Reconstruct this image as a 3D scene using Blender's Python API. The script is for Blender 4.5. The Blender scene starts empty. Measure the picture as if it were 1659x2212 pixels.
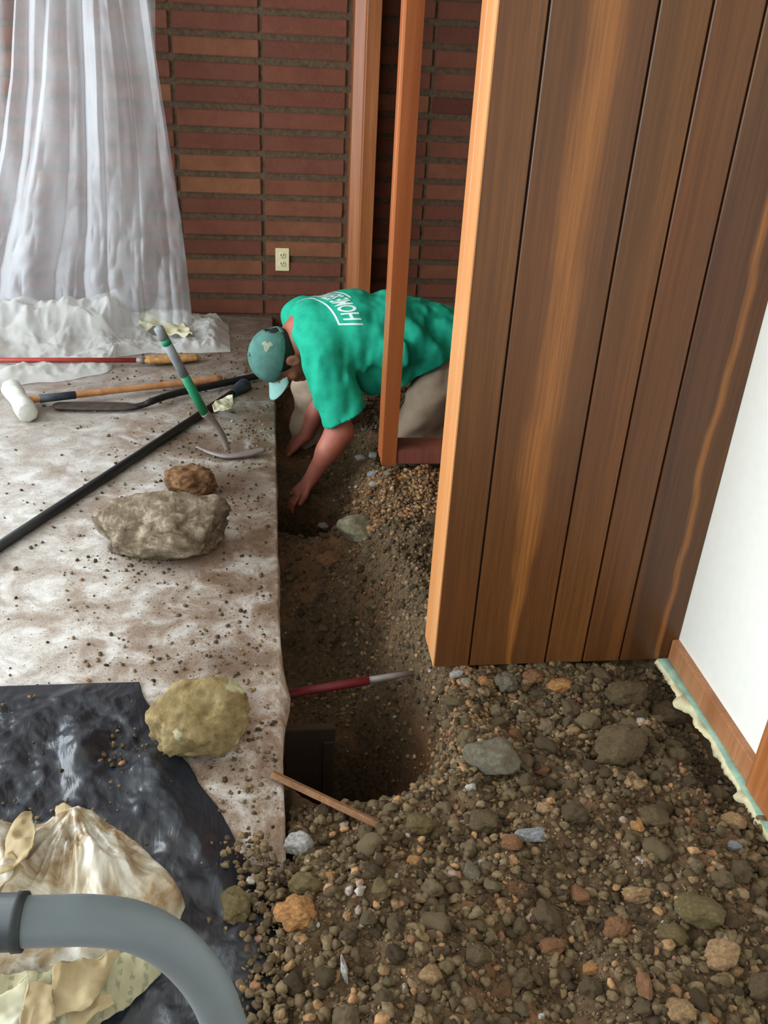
import bpy, bmesh, math, random
import numpy as np
from mathutils import Vector, Matrix
from mathutils.bvhtree import BVHTree

# ------------------------------------------------------------------ camera
S = bpy.context.scene
COL = S.collection
CAM_H = 1.37
cam_data = bpy.data.cameras.new('camera')
cam = bpy.data.objects.new('camera', cam_data)
COL.objects.link(cam)
F, IW, IH = 1900.0, 1659, 2212
cam_data.sensor_fit = 'VERTICAL'
cam_data.sensor_height = 24.0
cam_data.lens = 24.0 * F / IH
cam_data.clip_start = 0.02
nadir = np.array([632 - IW / 2, 4550 - IH / 2, F])
down = nadir / np.linalg.norm(nadir)
yaw = math.radians(8.3)
upv = -down
f0 = np.array([0, 0, 1.0]) - upv * upv[2]
f0 /= np.linalg.norm(f0)
r0 = np.cross(f0, upv)
if r0[0] < 0:
    r0 = -r0
RM = np.array([math.sin(yaw) * f0 + math.cos(yaw) * r0, math.cos(yaw) * f0 - math.sin(yaw) * r0, upv])
cx, cy, cz = RM @ np.array([1, 0, 0]), RM @ np.array([0, -1, 0]), RM @ np.array([0, 0, -1])
cam.matrix_world = Matrix(((cx[0], cy[0], cz[0], 0), (cx[1], cy[1], cz[1], 0), (cx[2], cy[2], cz[2], CAM_H), (0, 0, 0, 1)))
S.camera = cam


def at(px, py, z=None, Y=None, X=None):
    r = RM @ np.array([px - IW / 2, py - IH / 2, F])
    t = (z - CAM_H) / r[2] if z is not None else (Y / r[1] if Y is not None else X / r[0])
    return np.array([0, 0, CAM_H]) + t * r


# ------------------------------------------------------------------ light
W = bpy.data.worlds.new('world')
S.world = W
W.use_nodes = True
W.node_tree.nodes['Background'].inputs[0].default_value = (0.80, 0.92, 1.0, 1)
W.node_tree.nodes['Background'].inputs[1].default_value = 1.0


def area_light(name, loc, rot, sx, sy, power, color):
    d = bpy.data.lights.new(name, 'AREA')
    d.shape = 'RECTANGLE'
    d.size, d.size_y, d.energy, d.color = sx, sy, power, color
    o = bpy.data.objects.new(name, d)
    COL.objects.link(o)
    o.location, o.rotation_euler = loc, rot
    return o


# daylight through the wide window in the left wall; fill added behind the camera
area_light('window_daylight', (-2.95, 1.75, 1.3), (0, math.radians(-90), 0), 1.7, 4.3, 200, (0.86, 0.95, 1.0))
area_light('rear_fill', (-0.9, -2.4, 1.2), (math.radians(90), 0, 0), 2.2, 2.0, 12, (0.95, 0.98, 1.0))

S.view_settings.view_transform = 'Standard'
S.view_settings.look = 'None'
S.view_settings.exposure = 0.0
S.view_settings.gamma = 1.0
S.view_settings.use_curve_mapping = False
S.cycles.max_bounces = 10
S.cycles.diffuse_bounces = 5
S.cycles.transparent_max_bounces = 16

# ------------------------------------------------------------------ helpers
rng = np.random.default_rng(7)
random.seed(7)


def tag(o, label=None, cat=None, group=None, kind=None):
    if label: o['label'] = label
    if cat: o['category'] = cat
    if group: o['group'] = group
    if kind: o['kind'] = kind
    return o


def link(name, me, m=None, parent=None, smooth=False):
    if m is not None and len(me.materials) == 0:
        me.materials.append(m)
    if smooth:
        me.polygons.foreach_set('use_smooth', np.ones(len(me.polygons), bool))
    o = bpy.data.objects.new(name, me)
    COL.objects.link(o)
    if parent:
        o.parent = parent
        o.matrix_parent_inverse = Matrix.Translation(-parent.location) if parent.rotation_euler[:] == (0, 0, 0) else parent.matrix_basis.inverted()
    return o


def empty(name, loc=(0, 0, 0), **k):
    o = bpy.data.objects.new(name, None)
    COL.objects.link(o)
    o.location = loc
    o.empty_display_size = 0.05
    return tag(o, **k)


def raw_mesh(name, V, Fc):
    """vertices (n,3) and faces (m,k) as arrays"""
    me = bpy.data.meshes.new(name)
    V = np.asarray(V, np.float32)
    Fc = np.asarray(Fc, np.int32)
    me.vertices.add(len(V))
    me.vertices.foreach_set('co', V.ravel())
    k = Fc.shape[1]
    me.loops.add(Fc.size)
    me.loops.foreach_set('vertex_index', Fc.ravel())
    me.polygons.add(len(Fc))
    me.polygons.foreach_set('loop_start', np.arange(len(Fc), dtype=np.int32) * k)
    me.update(calc_edges=True)
    me.validate()
    return me


def bm_mesh(name, bm):
    me = bpy.data.meshes.new(name)
    bmesh.ops.recalc_face_normals(bm, faces=bm.faces)
    bm.to_mesh(me)
    bm.free()
    return me


def box_bm(bm, x0, x1, y0, y1, z0, z1, bev=0.0, mat=None):
    r = bmesh.ops.create_cube(bm, size=1.0, matrix=Matrix.Translation(((x0 + x1) / 2, (y0 + y1) / 2, (z0 + z1) / 2)) @ Matrix.Diagonal((x1 - x0, y1 - y0, z1 - z0, 1)))
    if bev:
        es = list({e for v in r['verts'] for e in v.link_edges})
        bmesh.ops.bevel(bm, geom=es, offset=bev, segments=2, affect='EDGES')


def box(name, x0, x1, y0, y1, z0, z1, m, parent=None, bev=0.0, origin=False):
    bm = bmesh.new()
    box_bm(bm, x0, x1, y0, y1, z0, z1, bev)
    return link(name, bm_mesh(name, bm), m, parent)


def prism(name, poly, z0, z1, m, parent=None, bev=0.0):
    bm = bmesh.new()
    a = [bm.verts.new((x, y, z0)) for x, y in poly]
    b = [bm.verts.new((x, y, z1)) for x, y in poly]
    n = len(poly)
    bm.faces.new(a); bm.faces.new(b[::-1])
    for i in range(n):
        bm.faces.new((a[i], b[i], b[(i + 1) % n], a[(i + 1) % n]))
    if bev:
        bmesh.ops.bevel(bm, geom=list(bm.edges), offset=bev, segments=1, affect='EDGES')
    return link(name, bm_mesh(name, bm), m, parent)


def spline(pts, n):
    pts = np.asarray(pts, float)
    t = np.linspace(0, len(pts) - 1, n)
    P = np.vstack([2 * pts[0] - pts[1], pts, 2 * pts[-1] - pts[-2]])
    i = np.minimum(t.astype(int), len(pts) - 2)
    u = (t - i)[:, None]
    p0, p1, p2, p3 = P[i], P[i + 1], P[i + 2], P[i + 3]
    return 0.5 * (2 * p1 + (p2 - p0) * u + (2 * p0 - 5 * p1 + 4 * p2 - p3) * u ** 2 + (3 * p1 - p0 - 3 * p2 + p3) * u ** 3)


def tube_mesh(name, pts, radii, seg=16, flat=(1, 1), ref=(0, 0, 1)):
    """round or flattened bar along a path, closed at both ends"""
    pts = np.asarray(pts, float)
    n = len(pts)
    radii = np.broadcast_to(np.asarray(radii, float), (n,)) if np.ndim(radii) == 1 else np.full(n, radii)
    T = np.gradient(pts, axis=0)
    T /= np.linalg.norm(T, axis=1)[:, None]
    ref = np.asarray(ref, float)
    V = []
    a = np.linspace(0, 2 * np.pi, seg, endpoint=False)
    for p, t, r in zip(pts, T, radii):
        s = np.cross(t, ref)
        if np.linalg.norm(s) < 1e-4:
            s = np.cross(t, (1, 0, 0))
        s /= np.linalg.norm(s)
        q = np.cross(s, t)
        V.append(p + r * (flat[0] * np.cos(a)[:, None] * s + flat[1] * np.sin(a)[:, None] * q))
        ref = q
    V = np.vstack(V)
    bm = bmesh.new()
    vs = [bm.verts.new(v) for v in V]
    for i in range(n - 1):
        for j in range(seg):
            k = (j + 1) % seg
            bm.faces.new((vs[i * seg + j], vs[i * seg + k], vs[(i + 1) * seg + k], vs[(i + 1) * seg + j]))
    bm.faces.new(vs[:seg][::-1]); bm.faces.new(vs[-seg:])
    return bm_mesh(name, bm)


def tube(name, pts, radii, m, parent=None, seg=16, flat=(1, 1), ref=(0, 0, 1), smooth=True):
    return link(name, tube_mesh(name, pts, radii, seg, flat, ref), m, parent, smooth)


# vectorised lattice noise
def _hash(i, j, k, s):
    h = (i * 374761393 + j * 668265263 + k * 1274126177 + s * 362437) & 0x7fffffff
    h = ((h ^ (h >> 13)) * 1103515245) & 0x7fffffff
    h = ((h ^ (h >> 16)) * 69069) & 0x7fffffff
    return ((h ^ (h >> 11)) & 0xffff) / 65535.0


def vnoise(P, freq=1.0, seed=0):
    P = np.asarray(P, float) * freq
    I = np.floor(P).astype(np.int64)
    f = P - I
    u = f * f * (3 - 2 * f)
    r = 0
    for a in (0, 1):
        for b in (0, 1):
            for c in (0, 1):
                w = (u[..., 0] if a else 1 - u[..., 0]) * (u[..., 1] if b else 1 - u[..., 1]) * (u[..., 2] if c else 1 - u[..., 2])
                r = r + w * _hash(I[..., 0] + a, I[..., 1] + b, I[..., 2] + c, seed)
    return r * 2 - 1


def fbm(P, freq, octv=4, seed=0, gain=0.5):
    r, a = 0, 1.0
    for o in range(octv):
        r = r + a * vnoise(P, freq, seed + o * 17)
        freq *= 2.03
        a *= gain
    return r


def ridged(P, freq, octv=3, seed=0):
    r, a = 0, 1.0
    for o in range(octv):
        r = r + a * (1 - 2 * np.abs(vnoise(P, freq, seed + o * 31)))
        freq *= 1.9
        a *= 0.5
    return r


def grid_faces(n, m):
    i = np.arange(n - 1)[:, None] * m + np.arange(m - 1)[None]
    i = i.ravel()
    return np.stack([i, i + m, i + m + 1, i + 1], 1)


def coons(c0, c1, n, m, ease=0):
    """surface between two curves given left to right; returns (n,m,3): n along the curves"""
    a, b = spline(c0, n), spline(c1, n)
    t = np.linspace(0, 1, m)[None, :, None]
    return a[:, None] * (1 - t) + b[:, None] * t


def surf(name, G, m, parent=None, thick=0.0, smooth=True):
    n, k = G.shape[:2]
    me = raw_mesh(name, G.reshape(-1, 3), grid_faces(n, k))
    o = link(name, me, m, parent, smooth)
    if thick:
        md = o.modifiers.new('thickness', 'SOLIDIFY')
        md.thickness = thick
        md.offset = 0
    return o


# implicit surfaces -> one continuous mesh (surface nets)
class Body:
    def __init__(s, lo, hi, h):
        s.lo, s.h = np.array(lo, float), h
        s.n = np.ceil((np.array(hi) - lo) / h).astype(int) + 1
        s.ax = [s.lo[i] + np.arange(s.n[i]) * h for i in range(3)]
        s.F = np.full(s.n, 0.3, np.float32)

    def region(s, lo, hi):
        a = np.clip(np.floor((np.array(lo) - s.lo) / s.h).astype(int), 0, s.n - 1)
        b = np.clip(np.ceil((np.array(hi) - s.lo) / s.h).astype(int) + 1, 1, s.n)
        sl = tuple(slice(x, y) for x, y in zip(a, b))
        P = np.stack(np.meshgrid(*[s.ax[i][sl[i]] for i in range(3)], indexing='ij'), -1)
        return sl, P

    def put(s, fn, lo, hi, k=0.02, sub=False):
        mg = 0.06
        sl, P = s.region(np.array(lo) - mg, np.array(hi) + mg)
        d = fn(P).astype(np.float32)
        A = s.F[sl]
        if sub:
            s.F[sl] = -smin(-A, d, k)
        else:
            s.F[sl] = smin(A, d, k)

    def cap(s, a, b, ra, rb, k=0.02, sub=False, squash=None):
        a, b = np.array(a, float), np.array(b, float)
        q = np.ones(3) if squash is None else np.array(squash, float)
        R = max(ra, rb)
        lo, hi = np.minimum(a, b) - R / q.min(), np.maximum(a, b) + R / q.min()

        def fn(P):
            pa, ba = (P - a) * q, (b - a) * q
            t = np.clip((pa @ ba) / max(ba @ ba, 1e-9), 0, 1)
            return (np.linalg.norm(pa - t[..., None] * ba, axis=-1) - (ra + (rb - ra) * t))
        s.put(fn, lo, hi, k, sub)

    def chain(s, pts, rs, k=0.02, sub=False, squash=None):
        for i in range(len(pts) - 1):
            s.cap(pts[i], pts[i + 1], rs[i], rs[i + 1], k, sub, squash)

    def ell(s, c, r, R=None, k=0.02, sub=False):
        c, r = np.array(c, float), np.array(r, float)
        R = np.eye(3) if R is None else np.array(R, float)  # rows: local axes

        def fn(P):
            q = (P - c) @ R.T
            k0 = np.linalg.norm(q / r, axis=-1)
            k1 = np.linalg.norm(q / r ** 2, axis=-1) + 1e-6
            return k0 * (k0 - 1) / k1
        m = r.max()
        s.put(fn, c - m, c + m, k, sub)

    def cut(s, n, p):
        """keep the side where n.(x-p) < 0"""
        P = np.stack(np.meshgrid(*s.ax, indexing='ij'), -1)
        s.F = np.maximum(s.F, ((P - np.array(p)) @ (np.array(n) / np.linalg.norm(n))).astype(np.float32))

    def points(s):
        return np.stack(np.meshgrid(*s.ax, indexing='ij'), -1)

    def mesh(s, name):
        Fv = s.F
        sg = Fv < 0
        n = s.n
        cn = n - 1
        acc = np.zeros((*cn, 3), np.float32)
        cnt = np.zeros(cn, np.float32)
        for ax in range(3):
            o = [x for x in range(3) if x != ax]
            sl0 = [slice(None)] * 3; sl1 = [slice(None)] * 3
            sl0[ax] = slice(0, -1); sl1[ax] = slice(1, None)
            A, B = Fv[tuple(sl0)], Fv[tuple(sl1)]
            cr = (A < 0) != (B < 0)
            t = np.where(cr, A / np.where(cr, A - B, 1), 0)
            for a in (0, 1):
                for b in (0, 1):
                    q = [slice(None)] * 3
                    q[o[0]] = slice(a, a + cn[o[0]]); q[o[1]] = slice(b, b + cn[o[1]])
                    c = cr[tuple(q)].astype(np.float32)
                    cnt += c
                    acc[..., ax] += t[tuple(q)] * c
                    acc[..., o[0]] += a * c
                    acc[..., o[1]] += b * c
        msk = cnt > 0
        idx = np.full(cn, -1, np.int64)
        idx[msk] = np.arange(msk.sum())
        ijk = np.argwhere(msk)
        V = (ijk + acc[msk] / cnt[msk][:, None]) * s.h + s.lo
        faces = []
        for ax in range(3):
            o = [(ax + 1) % 3, (ax + 2) % 3]
            sl0 = [slice(None)] * 3; sl1 = [slice(None)] * 3
            sl0[ax] = slice(0, -1); sl1[ax] = slice(1, None)
            cr = sg[tuple(sl0)] != sg[tuple(sl1)]
            e = np.argwhere(cr)
            ok = (e[:, o[0]] > 0) & (e[:, o[1]] > 0) & (e[:, o[0]] < cn[o[0]]) & (e[:, o[1]] < cn[o[1]])
            e = e[ok]
            inside = sg[tuple(e.T)]
            def c(da, db):
                g = e.copy(); g[:, o[0]] += da; g[:, o[1]] += db
                return idx[tuple(g.T)]
            Q = np.stack([c(-1, -1), c(0, -1), c(0, 0), c(-1, 0)], 1)
            Q[~inside] = Q[~inside][:, ::-1]
            faces.append(Q)
        Q = np.vstack(faces)
        Q = Q[(Q >= 0).all(1)]
        return raw_mesh(name, V, Q)


def smin(a, b, k):
    if k <= 0:
        return np.minimum(a, b)
    h = np.maximum(k - np.abs(a - b), 0) / k
    return np.minimum(a, b) - h * h * k * 0.25


# ------------------------------------------------------------------ materials
class NT:
    def __init__(s, name):
        s.m = bpy.data.materials.new(name)
        s.m.use_nodes = True
        s.t = s.m.node_tree
        s.b = s.t.nodes['Principled BSDF']
        s.out = s.t.nodes['Material Output']

    def n(s, kind, **k):
        x = s.t.nodes.new(kind)
        for a, v in k.items():
            setattr(x, a, v)
        return x

    def l(s, a, b):
        s.t.links.new(a, b)

    def co(s, which='Object', scale=(1, 1, 1), rand=0.0):
        c = s.n('ShaderNodeTexCoord').outputs[which]
        mp = s.n('ShaderNodeMapping')
        mp.inputs['Scale'].default_value = scale
        s.l(c, mp.inputs[0])
        if rand:
            oi = s.n('ShaderNodeObjectInfo')
            mu = s.n('ShaderNodeMath', operation='MULTIPLY')
            mu.inputs[1].default_value = rand
            s.l(oi.outputs['Random'], mu.inputs[0])
            s.l(mu.outputs[0], mp.inputs['Location'])
        return mp.outputs[0]

    def noise(s, co, scale, detail=6, rough=0.55, dist=0.0):
        x = s.n('ShaderNodeTexNoise')
        x.inputs['Scale'].default_value = scale
        x.inputs['Detail'].default_value = detail
        x.inputs['Roughness'].default_value = rough
        x.inputs['Distortion'].default_value = dist
        s.l(co, x.inputs['Vector'])
        return x.outputs[0]

    def voro(s, co, scale, feat='F1'):
        x = s.n('ShaderNodeTexVoronoi', feature=feat)
        x.inputs['Scale'].default_value = scale
        s.l(co, x.inputs['Vector'])
        return x.outputs['Distance']

    def ramp(s, v, stops, interp='LINEAR'):
        x = s.n('ShaderNodeValToRGB')
        r = x.color_ramp
        r.interpolation = interp
        while len(r.elements) < len(stops):
            r.elements.new(0.5)
        for e, (p, c) in zip(r.elements, stops):
            e.position = p
            e.color = (*c, 1) if np.ndim(c) else (c, c, c, 1)
        s.l(v, x.inputs[0])
        return x.outputs[0]

    def mix(s, a, b, fac, blend='MIX'):
        x = s.n('ShaderNodeMix', data_type='RGBA', blend_type=blend)
        for v, i in ((fac, 0), (a, 6), (b, 7)):
            if isinstance(v, (int, float)):
                x.inputs[i].default_value = v if i == 0 else (v, v, v, 1)
            elif isinstance(v, tuple):
                x.inputs[i].default_value = (*v, 1)
            else:
                s.l(v, x.inputs[i])
        return x.outputs[2]

    def math(s, op, a, b=None):
        x = s.n('ShaderNodeMath', operation=op)
        for v, i in ((a, 0), (b, 1)):
            if v is None: continue
            if isinstance(v, (int, float)): x.inputs[i].default_value = v
            else: s.l(v, x.inputs[i])
        return x.outputs[0]

    def color(s, c):
        if isinstance(c, tuple): s.b.inputs['Base Color'].default_value = (*c, 1)
        else: s.l(c, s.b.inputs['Base Color'])

    def bump(s, h, strength=0.3, dist=0.01):
        x = s.n('ShaderNodeBump')
        x.inputs['Strength'].default_value = strength
        x.inputs['Distance'].default_value = dist
        s.l(h, x.inputs['Height'])
        s.l(x.outputs[0], s.b.inputs['Normal'])

    def set(s, **k):
        for a, v in k.items():
            s.b.inputs[a.replace('_', ' ')].default_value = v
        return s.m


def rgb(r, g, b):
    f = lambda c: (c / 255 / 12.92) if c / 255 <= 0.04045 else ((c / 255 + 0.055) / 1.055) ** 2.4
    return (f(r), f(g), f(b))


def simple(name, c, rough=0.6, var=0.25, scale=30, bump=0.1, bd=0.003, metal=0.0, spec=0.4, rand=5.0):
    t = NT(name)
    nz = t.noise(t.co(rand=rand), scale)
    t.color(t.mix(tuple(x * (1 - var) for x in c), tuple(min(1, x * (1 + var)) for x in c), t.ramp(nz, [(0.3, 0.0), (0.7, 1.0)])))
    if bump: t.bump(nz, bump, bd)
    return t.set(Roughness=rough, Metallic=metal, Specular_IOR_Level=spec)


def wood(name, dark, mid, light, freq=14, rough=0.38, coat=0.0, stretch=0.05, rand=9.0):
    t = NT(name)
    co = t.co(scale=(1, 1, stretch), rand=rand)
    a = t.noise(co, freq, 4, 0.55, 0.6)
    b = t.noise(t.co(scale=(1, 1, stretch * 0.5), rand=rand), freq * 9, 3, 0.7)
    c = t.ramp(a, [(0.30, dark), (0.5, mid), (0.72, light)])
    c = t.mix(c, dark, t.math('MULTIPLY', t.ramp(b, [(0.42, 1.0), (0.62, 0.0)]), 0.45))
    t.color(c)
    t.bump(b, 0.06, 0.002)
    return t.set(Roughness=rough, Coat_Weight=coat, Coat_Roughness=0.25, Specular_IOR_Level=0.35)


def make_brick_mat():
    t = NT('brick')
    oi = t.n('ShaderNodeObjectInfo').outputs['Random']
    base = t.ramp(oi, [(0.0, rgb(104, 62, 49)), (0.35, rgb(122, 74, 57)), (0.6, rgb(112, 65, 51)), (0.8, rgb(136, 90, 63)), (0.95, rgb(128, 80, 59)), (1.0, rgb(90, 46, 41))])
    nz = t.noise(t.co(rand=11), 9, 8, 0.65)
    c = t.mix(base, rgb(88, 48, 38), t.ramp(nz, [(0.42, 0.0), (0.75, 0.55)]))
    fine = t.noise(t.co(rand=3), 120, 4, 0.7)
    c = t.mix(c, rgb(150, 110, 90), t.ramp(fine, [(0.55, 0.0), (0.8, 0.3)]))
    t.color(c)
    t.bump(t.noise(t.co(), 60, 6, 0.7), 0.35, 0.006)
    return t.set(Roughness=0.85, Specular_IOR_Level=0.25)


def make_panel_mat(name, flame):
    """walnut veneer, dark brown with finer dark pores; 'flame' gives the golden heartwood streak of the widest plank"""
    t = NT(name)
    co = t.co(scale=(1, 1, 0.045), rand=7)
    a = t.noise(co, 13, 4, 0.55, 0.8)
    b = t.noise(t.co(scale=(1, 1, 0.02), rand=4), 150, 3, 0.7)
    big = t.noise(t.co(scale=(1, 1, 0.4), rand=6), 3.0, 3)
    d, m_, l_ = rgb(68, 44, 22), rgb(97, 62, 31), rgb(119, 78, 40)
    c = t.ramp(a, [(0.3, d), (0.52, m_), (0.75, l_)])
    c = t.mix(c, rgb(96, 50, 29), t.ramp(big, [(0.35, 0.0), (0.7, 0.6)]))
    oi = t.n('ShaderNodeObjectInfo').outputs['Random']
    c = t.mix(c, rgb(138, 86, 40), t.math('MULTIPLY', oi, 0.28))
    if flame:
        xyz = t.n('ShaderNodeSeparateXYZ')
        t.l(t.n('ShaderNodeTexCoord').outputs['Object'], xyz.inputs[0])
        # streak wanders with height and narrows to a point near the floor
        wob = t.noise(t.co(scale=(0.001, 0.001, 1.6)), 1.6, 2)
        cen = t.math('ADD', t.math('MULTIPLY', t.math('SUBTRACT', wob, 0.5), 0.07), flame[0])
        dx = t.math('ABSOLUTE', t.math('SUBTRACT', xyz.outputs[0], cen))
        grow = t.math('MULTIPLY', t.math('MINIMUM', t.math('MAXIMUM', t.math('SUBTRACT', xyz.outputs[2], flame[2]), 0.0), 0.6), flame[1])
        q = t.math('DIVIDE', dx, t.math('ADD', grow, 0.004))
        q = t.math('ADD', q, t.math('MULTIPLY', t.math('SUBTRACT', a, 0.5), 1.4))
        c = t.mix(c, rgb(164, 104, 52), t.ramp(q, [(0.0, 0.85), (0.5, 0.5), (1.2, 0.0)]))
        # nested cathedral lines around the streak
        wv = t.math('SINE', t.math('MULTIPLY', q, 9.0))
        c = t.mix(c, rgb(74, 38, 20), t.math('MULTIPLY', t.ramp(wv, [(0.4, 0.0), (1.0, 1.0)]), t.ramp(q, [(0.2, 0.0), (0.5, 0.45), (1.0, 0.1)])))
    c = t.mix(c, rgb(60, 36, 22), t.math('MULTIPLY', t.ramp(b, [(0.40, 1.0), (0.6, 0.0)]), 0.35))
    t.color(c)
    t.bump(b, 0.05, 0.001)
    return t.set(Roughness=0.36, Specular_IOR_Level=0.4)


def make_slab_mat():
    t = NT('concrete')
    co = t.co()
    a = t.noise(co, 3.2, 8, 0.6, 0.4)
    b = t.noise(co, 26, 6, 0.65)
    f = t.noise(co, 160, 4, 0.7)
    xyz = t.n('ShaderNodeSeparateXYZ')
    t.l(t.n('ShaderNodeTexCoord').outputs['Object'], xyz.inputs[0])
    # soil trodden in towards the trench edge
    near = t.ramp(t.math('ADD', xyz.outputs[0], t.math('MULTIPLY', t.math('SUBTRACT', a, 0.5), 0.9)), [(0.0, 0.0), (0.001, 0.0), (1.0, 1.0)])
    edge = t.n('ShaderNodeMapRange')
    edge.inputs['From Min'].default_value = -0.75
    edge.inputs['From Max'].default_value = 0.05
    t.l(t.math('ADD', xyz.outputs[0], t.math('MULTIPLY', t.math('SUBTRACT', a, 0.5), 0.9)), edge.inputs['Value'])
    c = t.ramp(b, [(0.3, rgb(172, 166, 160)), (0.7, rgb(212, 208, 202))])
    c = t.mix(c, rgb(150, 124, 102), t.math('MULTIPLY', edge.outputs[0], 0.75))
    c = t.mix(c, rgb(132, 104, 82), t.ramp(a, [(0.48, 0.0), (0.72, 0.55)]))
    c = t.mix(c, rgb(112, 82, 60), t.ramp(f, [(0.52, 0.0), (0.64, 0.5)]))
    m = t.noise(co, 9, 6, 0.7, 0.5)
    c = t.mix(c, rgb(116, 88, 66), t.math('MULTIPLY', t.ramp(m, [(0.50, 0.0), (0.62, 0.75)]), t.math('ADD', 0.3, t.math('MULTIPLY', edge.outputs[0], 0.7))))
    c = t.mix(c, rgb(224, 222, 220), t.ramp(m, [(0.34, 0.85), (0.50, 0.0)]))
    # soil spilled round the rocks
    for sx, sy, sr in ((-0.30, 2.28, 0.34), (-0.12, 1.55, 0.18), (-0.14, 2.66, 0.25), (-0.10, 1.72, 0.14), (-0.30, 3.0, 0.22)):
        ds = t.n('ShaderNodeVectorMath', operation='DISTANCE')
        ds.inputs[1].default_value = (sx, sy, 0)
        t.l(t.n('ShaderNodeTexCoord').outputs['Object'], ds.inputs[0])
        q = t.math('SUBTRACT', t.math('SUBTRACT', 1.0, t.math('DIVIDE', ds.outputs['Value'], sr)), t.math('MULTIPLY', m, 0.9))
        c = t.mix(c, rgb(108, 82, 62), t.ramp(q, [(0.0, 0.0), (0.25, 0.7)]))
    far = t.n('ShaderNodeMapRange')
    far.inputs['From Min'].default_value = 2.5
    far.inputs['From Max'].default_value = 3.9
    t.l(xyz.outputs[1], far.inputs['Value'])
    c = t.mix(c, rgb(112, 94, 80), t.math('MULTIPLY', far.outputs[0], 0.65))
    t.color(c)
    t.bump(t.math('ADD', b, f), 0.3, 0.004)
    return t.set(Roughness=0.85, Specular_IOR_Level=0.25)


def make_soil_mat():
    t = NT('soil')
    co = t.co()
    a = t.noise(co, 4, 6, 0.6)
    b = t.noise(co, 70, 6, 0.7)
    c = t.ramp(b, [(0.3, rgb(56, 43, 31)), (0.55, rgb(94, 76, 56)), (0.8, rgb(130, 107, 80))])
    c = t.mix(c, rgb(138, 98, 68), t.ramp(a, [(0.5, 0.0), (0.68, 0.6)]))
    t.color(c)
    t.bump(b, 0.6, 0.008)
    return t.set(Roughness=0.95, Specular_IOR_Level=0.15)


def make_clod_mat(name, stops, island, bump=0.5, fine=90):
    t = NT(name)
    r = t.n('ShaderNodeNewGeometry').outputs['Random Per Island'] if island else t.n('ShaderNodeObjectInfo').outputs['Random']
    c = t.ramp(r, stops)
    nz = t.noise(t.co(rand=0 if island else 8), fine, 5, 0.7)
    c = t.mix(c, rgb(58, 46, 33), t.ramp(nz, [(0.42, 0.0), (0.70, 0.75)]))
    t.color(c)
    t.bump(nz, bump, 0.004)
    return t.set(Roughness=0.92, Specular_IOR_Level=0.2)


def make_film(name, col, clear, rough=0.25):
    """thin polythene: see-through face on, milkier where the film runs edge on"""
    t = NT(name)
    t.b.inputs['Base Color'].default_value = (*col, 1)
    t.b.inputs['Roughness'].default_value = rough
    t.b.inputs['Specular IOR Level'].default_value = 0.5
    tl = t.n('ShaderNodeBsdfTranslucent'); tl.inputs[0].default_value = (*col, 1)
    tr = t.n('ShaderNodeBsdfTransparent')
    lw = t.n('ShaderNodeLayerWeight'); lw.inputs[0].default_value = 0.35
    nz = t.noise(t.co(), 5, 5, 0.6)
    m1 = t.n('ShaderNodeMixShader'); m1.inputs[0].default_value = 0.4
    t.l(t.b.outputs[0], m1.inputs[1]); t.l(tl.outputs[0], m1.inputs[2])
    fac = t.math('MULTIPLY', t.math('SUBTRACT', 1.0, lw.outputs['Facing']), t.ramp(nz, [(0.3, clear * 0.85), (0.7, clear * 1.15)]))
    m2 = t.n('ShaderNodeMixShader')
    t.l(fac, m2.inputs[0]); t.l(m1.outputs[0], m2.inputs[1]); t.l(tr.outputs[0], m2.inputs[2])
    t.l(m2.outputs[0], t.out.inputs[0])
    return t.m


def make_black_plastic():
    t = NT('black_polythene')
    nz = t.noise(t.co(), 7, 6, 0.6)
    t.color(t.mix((0.016, 0.019, 0.027), rgb(80, 76, 74), t.ramp(nz, [(0.55, 0.0), (0.8, 0.5)])))
    t.bump(t.noise(t.co(scale=(1, 0.4, 1)), 24, 4, 0.6, 1.0), 0.35, 0.01)
    return t.set(Roughness=0.33, Specular_IOR_Level=0.6)


def make_bag_mat():
    t = NT('sack_plastic')
    co = t.co()
    a = t.noise(co, 7, 6, 0.65, 0.8)
    b = t.noise(co, 13, 4, 0.6)
    c = t.ramp(a, [(0.36, rgb(228, 226, 218)), (0.46, rgb(186, 176, 156)), (0.56, rgb(150, 126, 94)), (0.68, rgb(104, 76, 50))])
    c = t.mix(c, rgb(226, 226, 220), t.ramp(b, [(0.55, 0.0), (0.66, 0.85)]))
    t.color(c)
    t.bump(a, 0.3, 0.01)
    return t.set(Roughness=0.35, Specular_IOR_Level=0.5)


def make_paper_mat(name, a_, b_, lines):
    t = NT(name)
    co = t.co()
    nz = t.noise(co, 10, 5, 0.6)
    c = t.ramp(nz, [(0.35, a_), (0.65, b_)])
    if lines:
        w = t.n('ShaderNodeTexWave'); w.inputs['Scale'].default_value = 16; w.inputs['Distortion'].default_value = 1.5
        t.l(t.co(scale=(1, 1, 0.1)), w.inputs[0])
        dash = t.noise(t.co(), 90, 2)
        c = t.mix(c, rgb(96, 104, 84), t.math('MULTIPLY', t.ramp(w.outputs['Fac'], [(0.6, 0.0), (0.75, 0.55)]), t.ramp(dash, [(0.45, 0.0), (0.55, 1.0)])))
    t.color(c)
    t.bump(nz, 0.2, 0.006)
    return t.set(Roughness=0.7, Specular_IOR_Level=0.3)


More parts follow.
